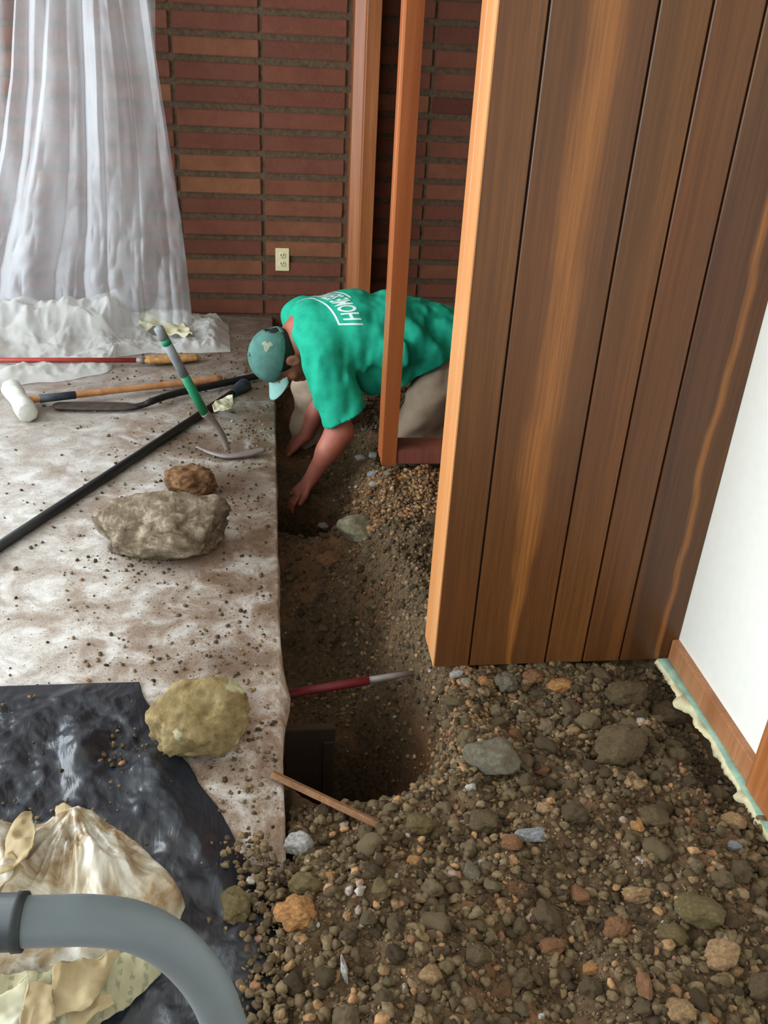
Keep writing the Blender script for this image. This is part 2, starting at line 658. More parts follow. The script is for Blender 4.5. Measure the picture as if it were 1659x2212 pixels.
def make_rock_mat(name, dark, mid, light, scale=14, spots=None, dusty=0.0):
    t = NT(name)
    co = t.co(rand=5)
    a = t.noise(co, scale, 8, 0.7, 0.3)
    c = t.ramp(a, [(0.3, dark), (0.5, mid), (0.68, light)])
    if dusty:
        c = t.mix(c, rgb(104, 88, 66), t.ramp(t.noise(co, scale * 0.7, 5, 0.7), [(0.40, 0.15), (0.66, dusty)]))
    if spots:
        c = t.mix(c, spots, t.ramp(t.noise(co, scale * 0.45, 3), [(0.58, 0.0), (0.62, 0.8)]))
    t.color(c)
    t.bump(a, 0.7, 0.012)
    return t.set(Roughness=0.9, Specular_IOR_Level=0.2)


M = dict(
    brick=make_brick_mat(),
    mortar=simple('mortar', rgb(92, 76, 60), 0.95, 0.3, 60, 0.5, 0.006, spec=0.1),
    panel=make_panel_mat('walnut_panel', None),
    panel_flame=make_panel_mat('walnut_panel_flame', (0.578, 0.075, -0.05)),
    panel_streak=make_panel_mat('walnut_panel_streak', (0.965, 0.014, -0.3)),
    groove=simple('groove_black', (0.008, 0.010, 0.014), 0.6, 0.1, 30, 0),
    trim=wood('fir_trim', rgb(192, 124, 72), rgb(210, 146, 92), rgb(224, 166, 114), 8, 0.35),
    post=wood('fir_post', rgb(146, 78, 40), rgb(172, 98, 54), rgb(192, 120, 70), 9, 0.35),
    post_old=wood('old_post', rgb(128, 74, 40), rgb(156, 94, 54), rgb(180, 116, 70), 12, 0.4),
    sole=wood('sole_plate', rgb(112, 60, 48), rgb(138, 78, 62), rgb(156, 92, 74), 10, 0.6),
    base=wood('baseboard_wood', rgb(150, 96, 60), rgb(176, 120, 82), rgb(196, 144, 104), 14, 0.45),
    casing=wood('casing_wood', rgb(138, 80, 42), rgb(166, 102, 56), rgb(190, 126, 78), 14, 0.4),
    white=simple('white_paint', rgb(236, 234, 226), 0.8, 0.02, 40, 0.08, 0.001),
    ceiling=simple('ceiling_paint', rgb(226, 222, 214), 0.9, 0.03, 40, 0),
    slab=make_slab_mat(),
    soil=make_soil_mat(),
    film=make_film('polythene_sheet', (0.88, 0.90, 0.95), 0.62),
    film_thin=make_film('polythene_thin', (0.74, 0.77, 0.80), 0.80),
    film_dirty=make_film('polythene_dusty', (0.86, 0.86, 0.84), 0.38, 0.22),
    black_plastic=make_black_plastic(),
    bag=make_bag_mat(),
    paper=make_paper_mat('tan_paper', rgb(152, 132, 98), rgb(188, 170, 132), False),
    paper_grey=make_paper_mat('printed_paper', rgb(150, 146, 118), rgb(176, 168, 134), True),
    paper_pale=make_paper_mat('pale_paper', rgb(206, 208, 190), rgb(186, 176, 140), False),
    skin=simple('skin', rgb(170, 100, 82), 0.5, 0.12, 26, 0.1, 0.002, spec=0.4),
    hair=simple('dark_hair', rgb(30, 24, 22), 0.6, 0.4, 200, 0.5, 0.004),
    trousers=simple('khaki_cloth', rgb(158, 138, 118), 0.9, 0.14, 22, 0.3, 0.004, spec=0.15),
    cap=simple('faded_green_cloth', rgb(84, 126, 118), 0.9, 0.22, 26, 0.3, 0.003, spec=0.15),
    bill=simple('pale_green_cloth', rgb(136, 178, 170), 0.9, 0.10, 40, 0.2, 0.002, spec=0.15),
    embroidery=simple('cream_thread', rgb(146, 156, 134), 0.9, 0.2, 160, 0.3, 0.002),
    print=simple('white_print', rgb(206, 226, 222), 0.7, 0.12, 120, 0),
    eye=simple('eye_white', rgb(210, 204, 196), 0.2, 0.02, 10, 0),
    boot=simple('brown_leather', rgb(78, 56, 40), 0.6, 0.2, 30, 0.2),
    steel_dark=simple('dark_steel', rgb(40, 38, 36), 0.45, 0.3, 40, 0.15, 0.002, metal=0.5),
    steel_rust=simple('rusty_steel', rgb(74, 62, 54), 0.6, 0.35, 30, 0.3, 0.003, metal=0.3),
    steel_grey=simple('worn_steel', rgb(136, 126, 122), 0.55, 0.2, 30, 0.2, 0.002, metal=0.3),
    steel_blue=simple('blue_black_steel', rgb(56, 62, 74), 0.35, 0.2, 30, 0.1, 0.002, metal=0.4),
    black_bar=simple('black_bar', rgb(26, 27, 28), 0.4, 0.3, 40, 0.1, 0.002),
    sledge=simple('pale_cast_head', rgb(206, 204, 196), 0.5, 0.2, 18, 0.2, 0.003),
    collar=simple('slate_tape', rgb(62, 70, 80), 0.6, 0.2, 50, 0.1),
    green=simple('green_paint', rgb(30, 132, 92), 0.5, 0.2, 24, 0.1, 0.002),
    grey_wear=simple('grey_worn_paint', rgb(128, 134, 138), 0.6, 0.2, 24, 0.1, 0.002),
    red=simple('red_paint', rgb(158, 58, 48), 0.5, 0.2, 24, 0.1, 0.002),
    red_dark=simple('dark_red_paint', rgb(112, 32, 40), 0.5, 0.2, 24, 0.1, 0.002),
    handle=wood('ash_handle', rgb(160, 106, 66), rgb(184, 130, 86), rgb(204, 152, 106), 20, 0.55, stretch=1.0),
    straw=wood('straw', rgb(150, 104, 60), rgb(186, 140, 84), rgb(214, 174, 112), 60, 0.8, stretch=1.0),
    lath=wood('old_lath', rgb(98, 66, 42), rgb(134, 94, 62), rgb(160, 120, 82), 26, 0.7, stretch=1.0),
    board=wood('dark_board', rgb(44, 32, 24), rgb(60, 44, 32), rgb(78, 58, 44), 10, 0.8),
    ivory=simple('ivory_plastic', rgb(232, 222, 178), 0.4, 0.03, 40, 0),
    slot=simple('slot_dark', rgb(60, 56, 44), 0.5, 0.1, 40, 0),
    hose=simple('grey_tube', rgb(104, 113, 118), 0.42, 0.03, 40, 0.02, 0.001),
    cuff=simple('black_cuff', rgb(34, 40, 42), 0.5, 0.08, 40, 0.02, 0.001),
    lino=simple('green_sheet', rgb(142, 172, 154), 0.8, 0.3, 40, 0.3, 0.003),
    lino_torn=simple('torn_fibre', rgb(222, 212, 172), 0.9, 0.15, 60, 0.4, 0.004),
    rock_grey=make_rock_mat('pitted_grey_rock', rgb(62, 52, 41), rgb(122, 107, 89), rgb(182, 170, 150), 26),
    rock_brown=make_rock_mat('brown_clod', rgb(70, 50, 35), rgb(116, 84, 58), rgb(154, 116, 82), 34),
    rock_yellow=make_rock_mat('yellow_rock', rgb(92, 76, 50), rgb(140, 121, 84), rgb(172, 154, 112), 22, rgb(190, 188, 152)),
    s_pale=make_rock_mat('pale_stone', rgb(112, 104, 84), rgb(150, 146, 122), rgb(178, 176, 150), 3.2, None, 0.75),
    s_grey=make_rock_mat('grey_stone', rgb(82, 78, 68), rgb(112, 108, 96), rgb(136, 132, 118), 3.96, None, 0.75),
    s_white=make_rock_mat('white_stone', rgb(150, 146, 140), rgb(206, 206, 204), rgb(226, 226, 226), 4.84, None, 0.75),
    s_blue=make_rock_mat('bluish_stone', rgb(110, 116, 126), rgb(160, 166, 176), rgb(196, 200, 206), 4.84, None, 0.75),
    s_ochre=make_rock_mat('ochre_stone', rgb(150, 96, 54), rgb(196, 136, 80), rgb(218, 164, 106), 4.4, None, 0.75),
    s_tan=make_rock_mat('tan_stone', rgb(138, 104, 72), rgb(182, 144, 104), rgb(204, 172, 132), 4.4, None, 0.75),
    s_red=make_rock_mat('reddish_stone', rgb(106, 68, 46), rgb(144, 96, 66), rgb(166, 118, 86), 4.4, None, 0.75),
    s_clod=make_rock_mat('soil_clod', rgb(58, 46, 32), rgb(92, 76, 54), rgb(118, 100, 74), 6.6, None, 0.75),
    s_olive=make_rock_mat('olive_clod', rgb(78, 66, 40), rgb(112, 98, 62), rgb(140, 126, 84), 5.72, None, 0.75),
)


def make_shirt_mat():
    t = NT('green_jersey')
    co = t.co()
    nz = t.noise(co, 16, 5, 0.6)
    t.color(t.mix(rgb(24, 148, 120), rgb(42, 180, 148), t.ramp(nz, [(0.3, 0.0), (0.7, 1.0)])))
    t.bump(t.noise(t.co(scale=(1, 0.6, 1)), 30, 4, 0.6), 0.2, 0.006)
    return t.set(Roughness=0.85, Specular_IOR_Level=0.15)


M['shirt'] = make_shirt_mat()
clod_stops = [(0.0, rgb(62, 50, 37)), (0.3, rgb(94, 78, 56)), (0.6, rgb(114, 97, 72)), (0.86, rgb(134, 114, 85)), (0.93, rgb(150, 116, 82)), (0.965, rgb(186, 144, 102)), (0.98, rgb(142, 96, 70)), (1.0, rgb(182, 178, 170))]
M['crumbs'] = make_clod_mat('loose_soil_crumbs', clod_stops, True)
M['clay_crumbs'] = make_clod_mat('clay_crumbs', [(0.0, rgb(104, 76, 52)), (0.5, rgb(142, 104, 72)), (0.85, rgb(170, 130, 92)), (1.0, rgb(196, 160, 120))], True)
M['clods'] = make_clod_mat('loose_soil_clods', [(0.0, rgb(74, 61, 45)), (0.5, rgb(108, 92, 68)), (1.0, rgb(132, 114, 88))], False, 0.7, 45)

# ------------------------------------------------------------------ terrain height
def sstep(a, b, x):
    t = np.clip((x - a) / (b - a), 0, 1)
    return t * t * (3 - 2 * t)


def terrain(x, y):
    x, y = np.asarray(x, float), np.asarray(y, float)
    P = np.stack([x, y, np.zeros_like(x)], -1)
    # general level along the trench
    prof = np.interp(y, [0.4, 0.8, 1.05, 1.25, 1.7, 2.05, 2.35, 2.62, 3.0, 3.4, 3.8, 4.6], [0.03, 0.035, 0.02, -0.03, -0.30, -0.40, -0.29, -0.20, -0.25, -0.24, -0.17, -0.12])
    # right hand bank, rising to slab level by the stub wall
    bank = np.interp(y, [0.4, 1.0, 1.3, 1.7, 2.2, 2.8, 3.1, 3.6, 4.6], [0.03, 0.02, -0.01, -0.015, -0.05, -0.055, -0.12, -0.13, -0.10])
    s = sstep(0.20, 0.44, x + 0.04 * fbm(P, 4, 2, 3))
    z = prof * (1 - s) + bank * s
    # the edge of the heap against the black plastic
    z = z - 0.035 * (1 - sstep(-0.005, 0.05, x)) * (1 - sstep(1.03, 1.10, y))
    # the two dug holes
    q1 = np.sqrt(((x - 0.20) / 0.205) ** 2 + ((y - np.where(y > 1.56, 1.56, 1.56)) / np.where(y > 1.56, 0.36, 0.215)) ** 2) + 0.10 * fbm(P, 6, 3, 9)
    z = z - 0.62 * (1 - sstep(0.45, 1.12, q1))
    q2 = np.sqrt(((x - 0.13) / 0.185) ** 2 + ((y - 2.87) / 0.16) ** 2) + 0.10 * fbm(P, 6, 3, 19)
    z = z - 0.75 * (1 - sstep(0.70, 1.06, q2))
    # hollow under the torn floor edge on the right
    z = z - 0.07 * sstep(0.86, 0.95, x) * (1 - sstep(1.60, 1.72, y)) * (0.45 + 0.55 * sstep(1.18, 1.32, y))
    rough = 0.35 + 0.65 * sstep(0.6, 1.2, np.minimum(q1, q2))
    z = z + rough * (0.026 * fbm(P, 5, 3, 1) + 0.013 * fbm(P, 20, 3, 2))
    return z


def ground_at(px, py):
    r = RM @ np.array([px - IW / 2, py - IH / 2, F])
    ts = np.linspace(0.6, 6, 2700) / np.linalg.norm(r)
    P = np.array([0, 0, CAM_H]) + ts[:, None] * r
    h = terrain(P[:, 0], P[:, 1])
    h = np.where(P[:, 0] < 0.015, np.maximum(h, np.where(P[:, 1] > 1.15, 0, h)), h)
    h = np.where((P[:, 0] < 0.0) & (P[:, 1] < 1.12), 0.032, h)
    i = np.argmax(P[:, 2] <= h)
    return np.array([P[i, 0], P[i, 1], h[i]])


def px_size(p, px):
    d = (p - np.array([0, 0, CAM_H])) @ RM
    return px * d[2] / F


# ------------------------------------------------------------------ setting: room shell
def struct(o):
    o['kind'] = 'structure'
    return o


YW = 4.60          # face of the brick wall
PITCH, ROW = 0.405, 0.1
wall_back = struct(box('wall_back', -3.0, 2.7, YW + 0.012, YW + 0.25, -0.5, 2.5, M['mortar']))
wall_back['label'] = 'dark red brick wall with wide stack-bonded bricks'
bm = bmesh.new()
box_bm(bm, -0.194, 0.194, -0.02, 0.02, -0.0362, 0.0362, 0.004)
bpy_brick = bm_mesh('brick', bm)
bpy_brick.materials.append(M['brick'])
for c in range(-6, 4):
    for r in range(-1, 24):
        o = link('brick', bpy_brick, None, wall_back)
        o.location = (-0.023 + PITCH * (c + 0.5) + random.uniform(-.002, .002), YW + 0.02 + random.uniform(-.002, .003), 0.052 + ROW * r + random.uniform(-.002, .002))
        o.rotation_euler = (0, random.uniform(-.004, .004), random.uniform(-.003, .003))
# outlet plate
pl = empty('outlet', (0.07, YW, 0.30), label='ivory duplex wall outlet low on the brick wall', cat='outlet')
box('cover_plate', 0.035, 0.105, YW - 0.006, YW + 0.003, 0.243, 0.357, M['ivory'], pl, 0.002)
for dz in (-0.021, 0.021):
    zc = 0.30 + dz
    bm = bmesh.new()
    bmesh.ops.create_cone(bm, cap_ends=True, segments=20, radius1=0.0165, radius2=0.0155, depth=0.004, matrix=Matrix.Translation((0.07, YW - 0.0075, zc)) @ Matrix.Rotation(math.pi / 2, 4, 'X'))
    sk = link('socket', bm_mesh('socket', bm), M['ivory'], pl)
    for dx in (-0.0065, 0.0065):
        box('slot', 0.07 + dx - 0.0016, 0.07 + dx + 0.0016, YW - 0.0106, YW - 0.009, zc - 0.002, zc + 0.008, M['slot'], sk)
    tube('ground_hole', [(0.07, YW - 0.0106, zc - 0.008), (0.07, YW - 0.009, zc - 0.008)], 0.0028, M['slot'], sk, 10, ref=(0, 0, 1))

# floor slab with a hand-broken edge along the trench
ys = np.concatenate([np.linspace(1.06, 2.2, 115), np.linspace(2.22, YW, 70)])
Pn = np.stack([np.zeros_like(ys), ys, np.zeros_like(ys)], -1)
xe = 0.018 + 0.0016 * fbm(Pn, 5, 3, 4) - 0.008 * np.maximum(0, fbm(Pn, 12, 3, 5) - 0.75)
xb = xe + 0.002 + 0.003 * fbm(Pn, 7, 3, 8) + 0.018 * np.exp(-((ys - 1.6) / 0.08) ** 2)
rows = []
for x_, y_, b_ in zip(xe, ys, xb):
    rows.append([(-3.0, y_, 0.0), (-1.5, y_, 0), (-0.5, y_, 0), (x_ - 0.006, y_, 0.0), (x_, y_, -0.005), (b_, y_, -0.035), (b_ - 0.012, y_, -0.075), (b_ - 0.02, y_, -0.11), (-0.3, y_, -0.11)])
G = np.array(rows)
floor_ = struct(surf('floor', G, M['slab'], None, 0, False))
floor_['label'] = 'dusty concrete slab broken off along the trench'
box_bm_ = bmesh.new()
box_bm(box_bm_, -3.0, 1.0, -2.6, 0.52, -0.12, -0.0005)
box_bm(box_bm_, -3.0, -0.07, 0.52, 1.06, -0.12, -0.0005)
link('concrete_floor', bm_mesh('concrete_floor', box_bm_), M['slab'], floor_)

# dug ground
xs = np.arange(-0.22, 1.06, 0.0085)
ygr = np.arange(0.5, 4.62, 0.0095)
XX, YY = np.meshgrid(xs, ygr, indexing='ij')
ZZ = terrain(XX, YY)
under = (XX < 0.03) & (YY > 1.08)
ZZ = np.where(under, np.minimum(ZZ, -0.125), ZZ)
ZZ = np.where((XX < -0.07) & (YY < 1.1), np.minimum(ZZ, -0.02), ZZ)
ZZ = np.where((YY < 0.52), -0.02, ZZ)
ground = struct(surf('ground', np.stack([XX, YY, ZZ], -1), M['soil']))
ground['label'] = 'dug brown earth of the trench and its two holes'
xs2 = np.linspace(1.05, 1.31, 20); ys2 = np.linspace(1.82, 4.62, 90)
X2, Y2 = np.meshgrid(xs2, ys2, indexing='ij')
link_ = surf('earth', np.stack([X2, Y2, terrain(X2, Y2)], -1), M['soil'], ground)

# panelled stub wall
YP = 1.676
wall_mid = struct(box('wall_middle', 0.396, 1.02, YP + 0.012, YP + 0.118, 0.006, 2.45, M['groove']))
wall_mid['label'] = 'stub wall faced with grooved walnut planks'
ed = [0.39, 0.4782, 0.672, 0.769, 0.866, 1.012]
for i in range(5):
    g0, g1 = (0 if i == 0 else 0.0022), (0 if i == 4 else 0.0022)
    bm = bmesh.new()
    x0, x1 = ed[i] + g0, ed[i + 1] - g1
    prof = [(x0, YP + 0.012), (x0, YP + (0.002 if i else 0)), (x0 + 0.002, YP), (x1 - 0.002, YP), (x1, YP + 0.002), (x1, YP + 0.012)]
    prism('plank', prof, 0.0, 2.45, M['panel_flame'] if i == 1 else (M['panel_streak'] if i == 4 else M['panel']), wall_mid)
# end trim of the stub wall: two strips with a groove between
prism('edge_trim', [(0.388, YP - 0.001), (0.388, YP + 0.074), (0.392, YP + 0.078), (0.40, YP + 0.078), (0.40, YP + 0.012), (0.3905, YP - 0.001)], 0.0, 2.45, M['trim'], wall_mid)
prism('edge_trim', [(0.392, YP + 0.081), (0.388, YP + 0.085), (0.388, YP + 0.125), (0.42, YP + 0.125), (0.42, YP + 0.081)], 0.0, 2.45, M['trim'], wall_mid)

# right wall
wall_right = struct(box('wall_right', 1.012, 1.14, -2.6, YP + 0.012, 0.0, 2.45, M['white']))
wall_right['label'] = 'plain white painted wall on the right'
struct(prism('baseboard_right', [(1.012, 1.252), (1.012, YP), (0.996, YP), (0.993, YP - 0.004), (0.993, 1.252)], 0.0, 0.060, M['base'], None, 0.0015))['label'] = 'low oak baseboard under the white wall'
cas = struct(prism('trim_1', [(1.012, 1.135), (1.012, 1.250), (0.992, 1.250), (0.986, 1.244), (0.986, 1.141), (0.992, 1.135)], -0.002, 2.1, M['casing'], None, 0.0015))
cas['label'] = 'upright wooden door casing at the end of the baseboard'
struct(box('wall_side', 1.30, 1.40, YP + 0.11, YW + 0.02, -0.4, 2.45, M['panel']))  # unseen wall, set close and in dark wood to cut bounced light
struct(box('shade_header', 0.396, 0.446, YP + 0.12, YW, 2.05, 2.45, M['panel']))['label'] = 'unseen header board added to shade the stripped openings'  # out of view, added to darken the recess behind the posts
struct(box('wall_corridor', 1.02, 1.40, YP + 0.02, YP + 0.11, -0.4, 2.45, M['panel']))  # unseen, dark wood here keeps bounced light down behind the stub wall
struct(box('ceiling', -3.1, 2.75, -2.7, YW + 0.2, 2.45, 2.55, M['ceiling']))
# left wall with its wide window opening, rear wall with an opening added for the fill (both out of frame)
bm = bmesh.new()
box_bm(bm, -3.1, -2.98, -2.6, YW, 0.0, 0.42); box_bm(bm, -3.1, -2.98, -2.6, YW, 2.18, 2.45)
box_bm(bm, -3.1, -2.98, -2.6, -0.45, 0.42, 2.18); box_bm(bm, -3.1, -2.98, 3.95, YW, 0.42, 2.18)
struct(link('wall_left', bm_mesh('wall_left', bm), M['white']))
bm = bmesh.new()
box_bm(bm, -3.1, -2.05, -2.6, -2.45, 0.0, 2.45); box_bm(bm, 0.25, 1.1, -2.6, -2.45, 0, 2.45); box_bm(bm, -2.05, 0.25, -2.6, -2.45, 2.2, 2.45)
struct(link('wall_rear', bm_mesh('wall_rear', bm), M['white']))

# posts and sole plate of the stripped partition
po = struct(prism('trim_2', [(0.395, 2.832), (0.395, 2.885), (0.402, 2.889), (0.402, 2.900), (0.395, 2.904), (0.395, 2.955), (0.447, 2.955), (0.447, 2.832)], -0.015, 2.45, M['post']))
po['label'] = 'slim grooved wooden post standing at the end of the sole plate'
fp = struct(empty('trim_3', (0.45, 4.5, -0.1)))
fp['label'] = 'wooden post standing against the brick wall behind the worker'
prism('upright', [(0.447, 4.43), (0.442, 4.44), (0.442, 4.60), (0.511, 4.60), (0.511, 4.43)], -0.15, 2.45, M['post_old'], fp, 0.002)
prism('side_strip', [(0.398, 4.50), (0.398, 4.60), (0.442, 4.60), (0.442, 4.47)], -0.15, 2.45, M['post_old'], fp)
sp = struct(box('trim_4', 0.449, 1.30, 2.836, 2.945, -0.012, 0.046, M['sole'], None, 0.003))
sp['label'] = 'reddish wooden sole plate running behind the panelled wall'

# torn floor covering left under the baseboard
tl = empty('floor_sheet', (0.98, 1.3, -0.005), label='torn strip of green floor sheet under the oak baseboard', cat='flooring')
yy = np.linspace(0.82, 1.672, 240)
Pq = np.stack([yy * 0, yy, yy * 0], -1)
xin = np.interp(yy, [0.82, 1.1, 1.25, 1.4, 1.55, 1.672], [0.955, 0.962, 0.968, 0.972, 0.968, 0.955]) + 0.010 + 0.003 * fbm(Pq, 14, 3, 6)
xtear = xin - 0.003 - 0.020 * np.maximum(0, fbm(Pq, 40, 2, 12) - 0.3) - 0.016 * np.maximum(0, fbm(Pq, 11, 2, 2) - 0.35) - 0.004 * np.abs(fbm(Pq, 160, 1, 5))
top = np.stack([np.full_like(yy, 1.005), yy, np.full_like(yy, 0.004)], -1)
mid = np.stack([xin, yy, np.full_like(yy, 0.002)], -1)
low = np.stack([xtear, yy, -0.012 + 0.008 * fbm(Pq, 20, 2, 3)], -1)
surf('green_sheet', np.stack([top, mid], 1), M['lino'], tl, 0.003)
surf('torn_edge', np.stack([mid, low], 1), M['lino_torn'], tl, 0.0012)


# ------------------------------------------------------------------ rocks and stones
def ico(sub):
    bm = bmesh.new()
    bmesh.ops.create_icosphere(bm, subdivisions=sub, radius=1.0)
    V = np.array([v.co[:] for v in bm.verts]); Fc = np.array([[v.index for v in f.verts] for f in bm.faces])
    bm.free()
    return V, Fc


ICO = {s: ico(s) for s in (1, 2, 3, 4, 5)}


def rock_verts(V, seed, facets=9, rough=0.12, depth=(0.55, 0.85)):
    r = np.random.default_rng(seed)
    V = V.copy()
    for _ in range(facets):
        n = r.normal(size=3); n /= np.linalg.norm(n)
        d = r.uniform(*depth)
        e = np.maximum(V @ n - d, 0)
        V -= e[:, None] * n * 0.9
    nrm = V / np.linalg.norm(V, axis=1)[:, None]
    V = V + nrm * (rough * fbm(V + seed * 3.1, 1.7, 4, seed))[:, None]
    V -= (V.max(0) + V.min(0)) / 2
    return V / (V.max(0) - V.min(0)) * 2   # unit half extents


PROTO = []
SUBP = 4
for s_ in range(10):
    f_, ro, dp = [(9, .10, (.5, .8)), (6, .22, (.6, .9)), (13, .06, (.5, .75)), (3, .30, (.7, .95)), (8, .16, (.5, .85))][s_ % 5]
    V = rock_verts(ICO[SUBP][0], 40 + s_, f_, ro, dp)
    V = V + (V / np.linalg.norm(V, axis=1)[:, None]) * ((0.07 if ro > 0.15 else 0.03) * ridged(V, 4.5, 3, s_) + 0.03 * fbm(V, 11, 2, s_))[:, None]
    PROTO.append((V, ICO[SUBP][1]))
PMESH = {}


def stone_mesh(i, m):
    if (i, m.name) not in PMESH:
        me = raw_mesh('stone', *PROTO[i])
        me.materials.append(m)
        if i % 5 != 2:
            me.polygons.foreach_set('use_smooth', np.ones(len(me.polygons), bool))
        PMESH[i, m.name] = me
    return PMESH[i, m.name]


# the three big rocks on the slab
def big_rock(name, px0, px1, py0, py1, h, m, label, seed, facets, rough, depth, grow=1.25):
    """a rock with the footprint between two points of the floor"""
    c = at((px0 + px1) / 2, (py0 + py1) / 2, z=h * 0.45)
    rx = px_size(c, (px1 - px0) / 2)
    # image height = depth seen at a slant plus height
    sl = (CAM_H - c[2]) / np.linalg.norm(c - [0, 0, CAM_H])
    hz = h / 2
    ry = max(0.05, (px_size(c, (py1 - py0) / 2) - hz * math.sqrt(1 - sl * sl)) / sl)
    V = rock_verts(ICO[5][0], seed, facets, rough, depth)
    V += (V / np.linalg.norm(V, axis=1)[:, None]) * (0.05 * fbm(V, 4, 4, seed) + 0.035 * ridged(V, 7, 3, seed + 5))[:, None]
    if 'yellow' in label:
        V[:, 0] += 0.22 * V[:, 1] * (1 - 0.3 * V[:, 0])
        V[:, 0] *= 1 + 0.12 * V[:, 1]
    V *= np.array([rx, ry * grow, hz * grow])
    hz *= grow
    V[:, 2] = np.maximum(V[:, 2], -hz * 0.8)
    V[:, 2] -= V[:, 2].min()
    me = raw_mesh(name, V, ICO[5][1])
    o = link(name, me, m, None, True)
    o.location = (c[0], c[1], -0.001)
    return tag(o, label, 'rock')


big_rock('rock', 208, 490, 1052, 1228, 0.17, M['rock_grey'], 'big pitted grey rock lying on the concrete slab', 11, 7, 0.13, (.62, .92))
big_rock('soil_clod', 358, 468, 1006, 1078, 0.085, M['rock_brown'], 'brown earth clod just behind the big pitted grey rock', 23, 3, 0.25, (.75, .95))
big_rock('rock', 326, 528, 1462, 1662, 0.15, M['rock_yellow'], 'yellowish boulder at the corner of the black plastic', 9, 7, 0.20, (.6, .9))

